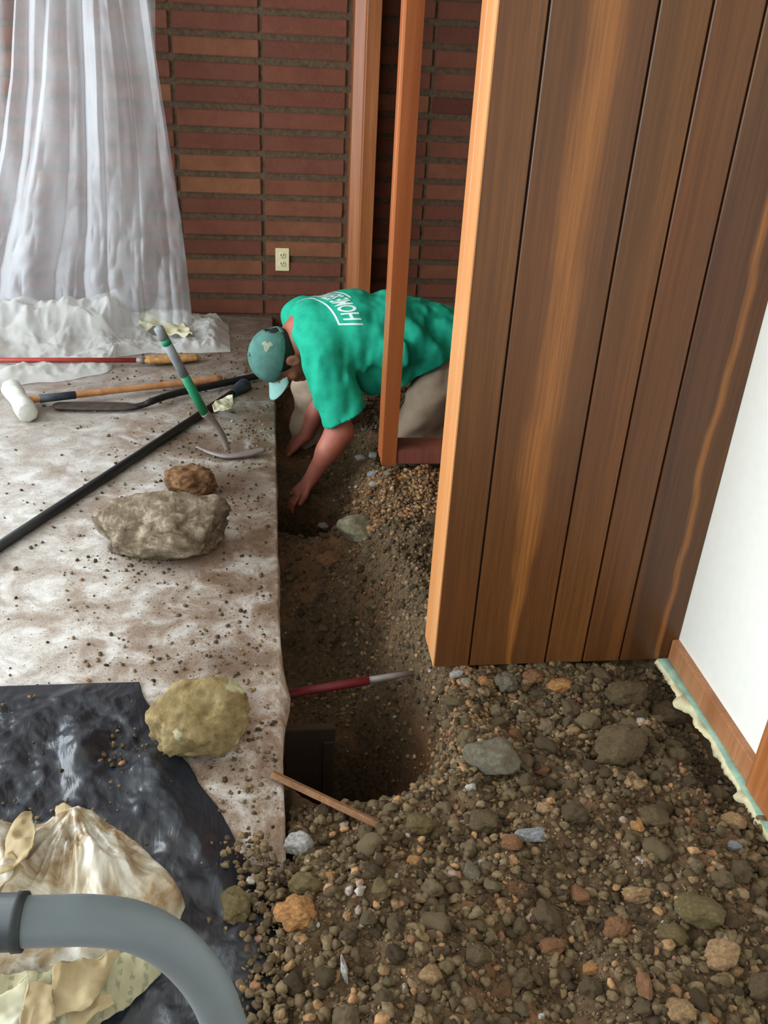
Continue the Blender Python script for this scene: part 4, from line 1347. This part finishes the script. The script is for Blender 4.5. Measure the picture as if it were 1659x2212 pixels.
# sledgehammer
sl = empty('sledgehammer', (-0.6, 3.5, 0), label='sledgehammer with a pale steel head and a wooden handle', cat='hammer')
h0, h1 = at(44, 866, z=0.045), at(478, 818, z=0.018)
h0[2], h1[2] = 0.045, 0.017
hd = (h1 - h0) / np.linalg.norm(h1 - h0)
tube('handle', spline([h0, h0 + hd * 0.22, h0 + hd * 0.5, h1], 30), np.interp(np.linspace(0, 1, 30), [0, .2, .6, 1], [0.016, 0.017, 0.0155, 0.019]), M['handle'], sl, 14, (1, 0.8))
tube('tape_collar', [h0 + hd * 0.07, h0 + hd * 0.12, h0 + hd * 0.205], [0.019, 0.0185, 0.018], M['collar'], sl, 14, (1, 0.85))
p0, p1 = at(24, 838, z=0.045), at(60, 892, z=0.045)
p0[2] = p1[2] = 0.045
pd = (p1 - p0) / np.linalg.norm(p1 - p0)
hh = np.linalg.norm(p1 - p0)
pts = [p0, p0 + pd * 0.006, p0 + pd * 0.03, p0 + pd * (hh * .38), p0 + pd * (hh * .62), p1 - pd * 0.03, p1 - pd * 0.006, p1]
tube('head', pts, [0.033, 0.040, 0.042, 0.036, 0.036, 0.042, 0.040, 0.033], M['sledge'], sl, 8, ref=(0, 0, 1))
# dark spade with an upturned strap
spd = empty('spade', (-0.45, 3.4, 0), label='dark rusty long-bladed spade in front of the sledgehammer', cat='spade')
b0, b1 = at(114, 878, z=0.012), at(300, 880, z=0.012)
s1, s2, s3 = at(330, 866, z=0.03), at(380, 850, z=0.03), at(556, 812, z=0.022)
n_ = 26
bl = spline([b0, b0 * .75 + b1 * .25, b0 * .35 + b1 * .65, b1], n_)
bl[:, 2] = 0.016
W_ = np.interp(np.linspace(0, 1, n_), [0, .08, .5, .85, 1], [0.018, 0.034, 0.040, 0.036, 0.016])
tube('blade', bl, W_, M['steel_rust'], spd, 14, (1, 0.22))
st = spline([b1 - [0.03, 0, 0], b1 + [0.02, 0.01, 0.008], s1, s2, s2 * .5 + s3 * .5, s3], 50)
tube('shaft', st, np.interp(np.linspace(0, 1, 50), [0, .2, .4, 1], [0.011, 0.012, 0.014, 0.015]), M['steel_dark'], spd, 12)
# red handled brush
br = empty('brush', (-0.7, 3.9, 0), label='tan brush on a long red handle beside the plastic heap', cat='brush')
q0, q1 = at(-120, 778, z=0.05), at(300, 778, z=0.03)
q1[2] = 0.03; q0[2] = 0.05
tube('handle', [q0, q0 * .5 + q1 * .5, q1], [0.011, 0.011, 0.011], M['red'], br, 12)
tube('ferrule', [q1 - [0.01, 0, 0], q1 + [0.025, 0, -0.002]], [0.013, 0.016], M['steel_grey'], br, 12)
e1 = at(428, 770, z=0.025); e1[2] = 0.02
tube('bristles', spline([q1 + [0.02, 0, 0], q1 * .75 + e1 * .25, q1 * .4 + e1 * .6, e1], 20), np.interp(np.linspace(0, 1, 20), [0, .15, .7, 1], [0.018, 0.030, 0.036, 0.022]), M['straw'], br, 14, (1, 0.55))
# pick propped on its head, green shaft rising to the left
pk = empty('pick', (-0.16, 2.89, 0), label='pick with a green and grey handle propped on the slab', cat='pick')
ft = at(492, 972, z=0.03)
lo_, tp = at(442, 892, Y=ft[1] - 0.02), at(342, 708, Y=ft[1] - 0.10)
ax_ = [ft, ft * .55 + lo_ * .45 + [0.006, 0, 0], lo_]
tube('neck', spline([ft, at(480, 940, Y=ft[1] - 0.005), at(462, 912, Y=ft[1] - 0.012), lo_], 24), np.interp(np.linspace(0, 1, 24), [0, .6, 1], [0.010, 0.012, 0.016]), M['steel_grey'], pk, 12)
dd = tp - lo_
for f0_, f1_, mk, nm in [(0.0, 0.46, 'green', 'handle'), (0.46, 0.82, 'grey_wear', 'worn_band'), (0.82, 0.88, 'green', 'handle'), (0.88, 1.0, 'grey_wear', 'handle_end')]:
    tube(nm, [lo_ + dd * f0_, lo_ + dd * (f0_ + f1_) / 2, lo_ + dd * f1_], 0.0155, M[mk], pk, 14)
hl, hm, hr = at(425, 968, z=0.016), at(492, 984, z=0.016), at(572, 974, z=0.016)
hl[2], hm[2], hr[2] = 0.022, 0.014, 0.022
tube('pick_head', spline([hl, hl * .5 + hm * .5 + [0, -0.008, -0.003], hm, hm * .5 + hr * .5 + [0, -0.006, -0.002], hr], 30), np.interp(np.linspace(0, 1, 30), [0, .45, .6, .85, 1], [0.006, 0.013, 0.014, 0.018, 0.012]), M['steel_grey'], pk, 12, (1, 0.6))
# yellowish paper scrap under the bar
sc_ = scrap('paper_scrap', ([(462, 890), (480, 892), (498, 885), (502, 876)], [(458, 876), (472, 866), (488, 854), (504, 856)]), 0.035, M['paper_pale'], None, 0.006, 12, 0.05)
tag(sc_, 'yellowish paper scrap over the black digging bar', 'paper')

# ------------------------------------------------------------------ things in the trench
# red-handled tool laid across the near hole
rd = empty('red_tool', (0.2, 1.8, -0.2), label='dark red rod with a grey tip laid across the near hole', cat='tool')
rc = ground_at(892, 1462) + [0, 0, 0.012]
ra = at(622, 1499, Y=rc[1] - 0.03)
rb = ra * 0.36 + rc * 0.64
tube('red_shaft', [ra, ra * .5 + rb * .5, rb], [0.012, 0.012, 0.012], M['red_dark'], rd, 12)
tube('grey_tip', [rb - (rb - ra) * 0.02, rb * .5 + rc * .5, rc], [0.010, 0.009, 0.007], M['steel_grey'], rd, 12)
# dark board standing in the hole against the slab
bd = empty('board', (0.1, 1.45, -0.5), label='dark board standing upright in the near hole', cat='board')
bt = [at(625, 1572, z=-0.20), at(724, 1572, z=-0.20)]
bm = bmesh.new()
box_bm(bm, bt[0][0] - 0.01, bt[1][0], bt[0][1] - 0.012, bt[0][1] + 0.012, -0.62, -0.20, 0.002)
link('plank', bm_mesh('plank', bm), M['board'], bd)
box('cleat', bt[1][0] - 0.03, bt[1][0] - 0.002, bt[0][1] - 0.020, bt[0][1] - 0.0125, -0.6, -0.24, M['board'], bd, 0.001)
# thin lath spanning from slab to soil
la, lb = at(588, 1672, z=0.008), at(818, 1778, z=0.012)
lb[2] = float(terrain(lb[0], lb[1])) + 0.008
lat = tube('lath', [la, la * .5 + lb * .5, lb], 0.0105, M['lath'], None, 4, (1.0, 0.55), smooth=False)
tag(lat, 'thin wooden lath bridging from the slab to the soil', 'lath')

# ------------------------------------------------------------------ the worker
man = empty('person', (0.4, 3.3, -0.15), label='person in green t-shirt and cap kneeling and digging in the trench', cat='person')
HC = np.array([0.045, 3.27, 0.238])
hu = np.array([-0.90, -0.38, 0.14]); hu /= np.linalg.norm(hu)
hf = np.array([-0.12, -0.10, -1.0]); hf -= hu * (hf @ hu); hf /= np.linalg.norm(hf)
hs = np.cross(hf, hu)                     # towards one ear
if hs[1] > 0: hs = -hs                    # near side
RH = np.stack([hs, hf, hu])
hp_ = lambda s, f, u_: HC + hs * s + hf * f + hu * u_

SHN, SHF = np.array([0.195, 3.15, 0.30]), np.array([0.135, 3.50, 0.32])
ELN, ELF = np.array([0.262, 3.085, 0.01]), np.array([0.238, 3.51, 0.02])
WRN, WRF = np.array([0.150, 3.045, -0.175]), np.array([0.150, 3.46, -0.175])
HIPN, HIPF = np.array([0.72, 3.22, 0.235]), np.array([0.70, 3.43, 0.24])
KNN, KNF = np.array([0.52, 3.09, -0.045]), np.array([0.175, 3.56, -0.005])
ANN, ANF = np.array([0.93, 3.12, -0.075]), np.array([0.150, 3.53, -0.31])

B = Body((-0.13, 2.95, -0.42), (1.08, 3.68, 0.52), 0.0055)
# trunk and neck
B.chain([(0.15, 3.32, 0.33), (0.32, 3.32, 0.335), (0.52, 3.32, 0.32), (0.70, 3.325, 0.27)], [0.085, 0.105, 0.10, 0.105], 0.04, squash=(1, 0.62, 1))
B.cap(SHN, SHF, 0.055, 0.055, 0.05)
B.chain([hp_(0, -0.035, -0.045), (0.105, 3.315, 0.305), (0.16, 3.33, 0.33)], [0.056, 0.056, 0.066], 0.03)
# head
B.ell(hp_(0, -0.012, 0.03), (0.076, 0.094, 0.088), RH, 0.03)
B.ell(hp_(0, 0.022, -0.045), (0.060, 0.066, 0.070), RH, 0.04)
B.ell(hp_(0, 0.070, -0.098), (0.026, 0.024, 0.020), RH, 0.025)            # chin
B.cap(hp_(0, 0.088, 0.012), hp_(0, 0.112, -0.032), 0.009, 0.014, 0.012)   # nose
B.ell(hp_(0, 0.086, -0.066), (0.024, 0.010, 0.006), RH, 0.008)            # lips
B.ell(hp_(0, 0.084, -0.077), (0.022, 0.011, 0.007), RH, 0.008)
for sg_ in (1, -1):
    B.ell(hp_(0.032 * sg_, 0.082, 0.022), (0.024, 0.010, 0.008), RH, 0.012)    # brow
    B.ell(hp_(0.034 * sg_, 0.088, 0.000), (0.016, 0.012, 0.010), RH, 0.010, True)   # eye socket
    B.ell(hp_(0.048 * sg_, 0.058, -0.03), (0.020, 0.020, 0.018), RH, 0.02)     # cheek
    B.ell(hp_(0.079 * sg_, -0.008, -0.012), (0.011, 0.021, 0.034), RH, 0.006)  # ear
    B.ell(hp_(0.092 * sg_, -0.004, -0.010), (0.008, 0.011, 0.020), RH, 0.006, True)
# arms
B.chain([SHN, ELN, WRN], [0.056, 0.045, 0.0285], 0.03)
B.cap(ELN, ELN * .6 + WRN * .4, 0.044, 0.043, 0.03)
B.chain([SHF, ELF, WRF], [0.056, 0.044, 0.0285], 0.03)


def hand(wr, fwd, side, thumb):
    """palm, four unequal bent fingers and a thumb leaving the side of the palm"""
    fwd = fwd / np.linalg.norm(fwd)
    side = side - fwd * (side @ fwd); side /= np.linalg.norm(side)
    nrm = np.cross(fwd, side)
    if nrm[0] > 0: nrm = -nrm      # fingers curl towards -nrm below
    curl = -nrm * 0.6 + np.array([0, 0, -0.5])
    for s in (-0.024, -0.008, 0.008, 0.024):
        B.cap(wr + side * s * 0.5, wr + fwd * 0.075 + side * s, 0.016, 0.014, 0.014)
    for s, ln in ((-0.029, 0.060), (-0.0098, 0.074), (0.0098, 0.078), (0.029, 0.070)):
        k = wr + fwd * 0.080 + side * s
        d1 = fwd + side * s * 4; d1 /= np.linalg.norm(d1)
        d2 = d1 * 0.75 + curl * 0.5; d2 /= np.linalg.norm(d2)
        d3 = d1 * 0.35 + curl * 0.9; d3 /= np.linalg.norm(d3)
        m1 = k + d1 * ln * 0.45; m2 = m1 + d2 * ln * 0.32; m3 = m2 + d3 * ln * 0.26
        B.chain([k, m1, m2, m3], [0.0105, 0.0095, 0.0088, 0.0075], 0.003)
    tb = wr + fwd * 0.022 + side * thumb * 0.026
    t1 = tb + fwd * 0.030 + side * thumb * 0.028; t2 = t1 + fwd * 0.034 + side * thumb * 0.008 + curl * 0.006
    B.chain([tb, t1, t2], [0.014, 0.0115, 0.009], 0.008)


hand(WRN, np.array([-0.55, -0.10, -0.62]), np.array([0.3, -0.9, 0.1]), 1)
hand(WRF, np.array([-0.62, -0.12, -0.55]), np.array([0.2, -0.95, 0.1]), -1)
# legs inside the trousers, so the figure stays whole
B.chain([HIPN, KNN, ANN], [0.085, 0.058, 0.045], 0.04)
B.chain([HIPF, KNF, ANF], [0.085, 0.056, 0.045], 0.04)
body = link('body', B.mesh('body'), M['skin'], man, True)
for sg_ in (1, -1):
    bm = bmesh.new()
    bmesh.ops.create_uvsphere(bm, u_segments=16, v_segments=10, radius=0.0115, matrix=Matrix.Translation(hp_(0.034 * sg_, 0.076, 0.0)))
    link('eye', bm_mesh('eye', bm), M['eye'], man, True)

# t-shirt: hanging trunk, flared sleeves, open neck and hems
T = Body((-0.05, 2.94, 0.0), (0.86, 3.72, 0.52), 0.0062)
T.chain([(0.185, 3.325, 0.345), (0.32, 3.325, 0.345), (0.50, 3.32, 0.330), (0.66, 3.32, 0.292), (0.78, 3.32, 0.26)], [0.105, 0.124, 0.126, 0.122, 0.125], 0.05, squash=(1, 0.60, 1))
T.chain([(0.30, 3.30, 0.27), (0.50, 3.28, 0.27)], [0.095, 0.10], 0.06, squash=(1, 0.58, 1))
T.chain([(0.40, 3.24, 0.175), (0.54, 3.22, 0.22)], [0.078, 0.078], 0.06)
T.cap(SHN + [0, 0.02, 0], SHF, 0.078, 0.078, 0.06)
T.chain([SHN + [0.005, 0.0, 0.0], SHN * .5 + ELN * .5 + [0.012, 0, 0], ELN + [0.026, 0.0, 0.03]], [0.082, 0.082, 0.094], 0.04)
T.chain([SHF, SHF * .5 + ELF * .5, ELF + [0.01, 0, 0.03]], [0.080, 0.074, 0.078], 0.04)
# hollow sleeves and neck, cut hems
T.chain([ELN * .55 + SHN * .45 + [0.01, 0, 0], ELN + [0.026, 0, -0.05]], [0.062, 0.084], 0.0, True)
T.chain([ELF * .55 + SHF * .45, ELF + [0.01, 0, -0.05]], [0.058, 0.074], 0.0, True)
T.chain([HC + hu * -0.02, (0.105, 3.315, 0.30), (0.135, 3.322, 0.318)], [0.085, 0.073, 0.064], 0.012, True)
P = T.points()
x, y, z = P[..., 0], P[..., 1], P[..., 2]
wr = 0.0065 * np.sin(34 * (x + 0.35 * z) + 9 * y + 3 * fbm(P[::, ::, ::], 5, 2, 3)) * sstep(0.30, 0.50, x) + 0.006 * fbm(P * [1.6, 1, 0.6], 14, 2, 8)
wr += 0.005 * np.sin(70 * (x - 0.3 * y) + 2.5 * fbm(P, 7, 2, 6)) * sstep(0.22, 0.05, z) + 0.004 * np.sin(60 * (x * 0.7 + z * 0.7 + y * .4)) * sstep(0.30, 0.12, x)
T.F = T.F - (wr * (1.35 - 1.1 * sstep(0.42, 0.30, x) * sstep(0.30, 0.38, z))).astype(np.float32)
slv = np.where(y < 3.2, (0.045 + 0.52 * (x - 0.215)), (0.075 + 0.4 * (x - 0.16)))
isl = (x < 0.375) & ((y < 3.20) | (y > 3.42))
T.F = np.maximum(T.F, np.where(isl, (slv - z) * 0.85, -0.3).astype(np.float32))
hem = np.where(x > 0.375, 0.102 + np.maximum(0, x - 0.41) * 0.74, 0.102)
T.F = np.maximum(T.F, np.where(~isl, (hem - z) * 0.8, -0.3).astype(np.float32))
T.F = np.maximum(T.F, (x - 0.80 - 0.1 * (z - 0.3)).astype(np.float32))
shirt_me = T.mesh('t_shirt')
shirt = link('t_shirt', shirt_me, M['shirt'], man, True)
shirt['label'] = 'green t-shirt with a white print across the back'

# trousers
L = Body((0.02, 2.94, -0.36), (1.08, 3.68, 0.44), 0.0066)
L.ell((0.75, 3.325, 0.25), (0.13, 0.175, 0.135), None, 0.03)
L.cap((0.66, 3.325, 0.28), (0.76, 3.325, 0.26), 0.112, 0.125, 0.03, squash=(1, 0.62, 1))
L.chain([HIPN, KNN], [0.112, 0.086], 0.03); L.chain([KNN, KNN * .4 + ANN * .6, ANN], [0.082, 0.072, 0.066], 0.015)
L.chain([HIPF, KNF], [0.110, 0.080], 0.03); L.chain([KNF, KNF * .4 + ANF * .6, ANF], [0.078, 0.070, 0.066], 0.015)
P = L.points()
w2 = 0.006 * np.sin(55 * (P[..., 0] * 0.7 - P[..., 2] * 0.7) + 3.0 * fbm(P, 7, 2, 4)) + 0.006 * fbm(P, 11, 2, 2)
L.F = L.F - w2.astype(np.float32)
link('trousers', L.mesh('trousers'), M['trousers'], man, True)['label'] = 'dusty khaki work trousers'

# boots
for nm, a_, b_, dn in (('boot', ANN + [0.05, 0, 0.0], ANN + [0.08, 0, -0.13], 0), ('boot', ANF + [0.0, 0, -0.03], ANF + [-0.10, -0.03, -0.06], 1)):
    Bt = Body(np.minimum(a_, b_) - 0.1, np.maximum(a_, b_) + 0.1, 0.007)
    Bt.chain([a_ + [-0.02, 0, 0.03 * dn], a_, b_], [0.052, 0.052, 0.042], 0.03)
    link('boot', Bt.mesh('boot'), M['boot'], man, True)

# cap with bill, rear gap, strap and faded badge
K = Body(HC - 0.19, HC + 0.19, 0.0045)
K.ell(hp_(0, -0.008, 0.036), (0.088, 0.106, 0.098), RH, 0)
K.ell(hp_(0, -0.008, 0.030), (0.082, 0.100, 0.091), RH, 0.0, True)
Pk = K.points() - HC
uu_, ff_, ss_ = Pk @ hu, Pk @ hf, Pk @ hs
K.F = np.maximum(K.F, ((0.030 + 0.10 * np.minimum(0, ff_)) - uu_).astype(np.float32))
gap = np.sqrt((ss_ / 0.034) ** 2 + ((uu_ - 0.052) / 0.028) ** 2) - 1
K.F = np.maximum(K.F, np.where(ff_ < -0.02, -gap * 0.03, -0.3).astype(np.float32))
capo = link('cap', K.mesh('cap'), M['cap'], man, True)
capo['label'] = 'faded green baseball cap'
ang = np.linspace(-1, 1, 34); rr = np.linspace(0, 1, 14)
A_, R2 = np.meshgrid(ang, rr, indexing='ij')
ln = 0.078 * np.sqrt(np.clip(1 - (A_ * 0.96) ** 2, 0.02, 1))
bs = 0.074 * A_
bf = 0.092 * np.sqrt(np.clip(1 - (A_ * 0.80) ** 2, 0, 1)) + R2 * ln
bu = 0.034 - 0.030 * A_ ** 2 - 0.010 * R2
Gv = HC + hs * bs[..., None] + hf * bf[..., None] + hu * bu[..., None]
surf('bill', Gv, M['bill'], capo, 0.004)
bm = bmesh.new()
bmesh.ops.create_uvsphere(bm, u_segments=12, v_segments=8, radius=0.008, matrix=Matrix.Translation(hp_(0, -0.008, 0.134)))
link('button', bm_mesh('button', bm), M['cap'], capo, True)
th = np.linspace(-0.42, 0.42, 14)
tube('strap', np.array([hp_(0.088 * math.sin(t), -0.008 - 0.1065 * math.cos(t), 0.026) for t in th]), 0.009, M['cap'], capo, 8, (0.25, 1.0), ref=tuple(hu))
kb = BVHTree.FromPolygons([v.co for v in capo.data.vertices], [p.vertices for p in capo.data.polygons])


def drape(name, me, bvh, dirn, off, m, parent):
    """lay a flat mesh onto a surface along a direction"""
    dv = Vector(dirn).normalized()
    ok = True
    for v in me.vertices:
        h = bvh.ray_cast(v.co, dv)
        if h[0] is not None:
            v.co = h[0] - dv * 0 + h[1] * (off if h[1].dot(dv) < 0 else -off)
    return link(name, me, m, parent)


bm = bmesh.new()
bmesh.ops.create_circle(bm, cap_ends=True, segments=18, radius=0.017)
for v in bm.verts:
    v.co *= 1 + 0.35 * math.sin(3 * math.atan2(v.co.y, v.co.x)) + 0.15 * math.sin(7 * math.atan2(v.co.y, v.co.x))
bmesh.ops.triangulate(bm, faces=bm.faces)
bmesh.ops.subdivide_edges(bm, edges=bm.edges, cuts=1)
cdir = np.array([0.25, 0.75, -0.62])
orig = hp_(0.0, 0, 0) + hs * 0.055 + hu * 0.09 - hf * 0.055
mt = Vector(cdir).to_track_quat('-Z', 'Y').to_matrix().to_4x4()
bm.transform(Matrix.Translation(orig - cdir / np.linalg.norm(cdir) * 0.2) @ mt)
drape('badge', bm_mesh('badge', bm), kb, cdir, 0.0015, M['embroidery'], capo)

# hair below the cap
Hr = Body(HC - 0.15, HC + 0.15, 0.0055)
Hr.ell(hp_(0, -0.016, 0.020), (0.081, 0.097, 0.085), RH, 0)
Pk = Hr.points() - HC
uu_, ff_, ss_ = Pk @ hu, Pk @ hf, Pk @ hs
Hr.F = np.maximum(Hr.F, (uu_ - 0.075).astype(np.float32))
line = np.where(ff_ < 0.0, -0.062, -0.062 + 1.9 * ff_)
Hr.F = np.maximum(Hr.F, ((line - uu_) * 0.6).astype(np.float32))
Hr.F = np.maximum(Hr.F, ((ff_ - 0.045)).astype(np.float32))
link('hair', Hr.mesh('hair'), M['hair'], man, True)

# print across the shoulders
sb = BVHTree.FromPolygons([v.co for v in shirt_me.vertices], [p.vertices for p in shirt_me.polygons])
AX0, AXD = np.array([0.30, 3.325, 0.335]), np.array([0.93, 0.0, 0.0])
RAD = 0.175


def flat_text(s, size):
    cu = bpy.data.curves.new('print', 'FONT')
    cu.body = s
    cu.size = size
    cu.offset = 0.0012
    ob = bpy.data.objects.new('print', cu)
    COL.objects.link(ob)
    dg = bpy.context.evaluated_depsgraph_get()
    me = bpy.data.meshes.new_from_object(ob.evaluated_get(dg))
    bpy.data.objects.remove(ob)
    return me


def to_shirt(name, bm, kx=1.0, ky=1.0):
    """wrap a flat print round the back: x runs from the near to the far side, y towards the neck"""
    for v in bm.verts:
        v.co.x *= kx; v.co.y *= ky
    for _ in range(5):
        bmesh.ops.triangulate(bm, faces=bm.faces)
        es = [e for e in bm.edges if e.calc_length() > 0.008]
        if not es: break
        bmesh.ops.subdivide_edges(bm, edges=es, cuts=1)
    bmesh.ops.triangulate(bm, faces=bm.faces)
    for v in bm.verts:
        th_ = -1.12 + v.co.x / RAD
        ax = 0.335 - v.co.y - 0.38 * v.co.x
        c_ = Vector((ax, 3.325, 0.335))
        dr = Vector((0, math.sin(th_), math.cos(th_)))
        h = sb.ray_cast(c_ + dr * 0.5, -dr)
        p_ = h[0] if h[0] is not None else c_ + dr * 0.13
        v.co = p_ + dr * 0.0022
    me = bpy.data.meshes.new(name)
    bm.to_mesh(me); bm.free()
    return link(name, me, M['print'], shirt)


bm = bmesh.new()
bm.from_mesh(flat_text('HOME SERVICES', 0.052))
to_shirt('lettering', bm, 0.86, 1.75)


def strip_bm(x0, x1, y0, y1):
    b_ = bmesh.new()
    b_.faces.new([b_.verts.new(c) for c in ((x0, y0, 0), (x1, y0, 0), (x1, y1, 0), (x0, y1, 0))])
    return b_


to_shirt('border', strip_bm(-0.014, 0.37, 0.082, 0.090))
to_shirt('border', strip_bm(-0.014, -0.008, 0.0, 0.090))
to_shirt('border', strip_bm(0.12, 0.37, -0.018, -0.010))

bpy.context.view_layer.update()
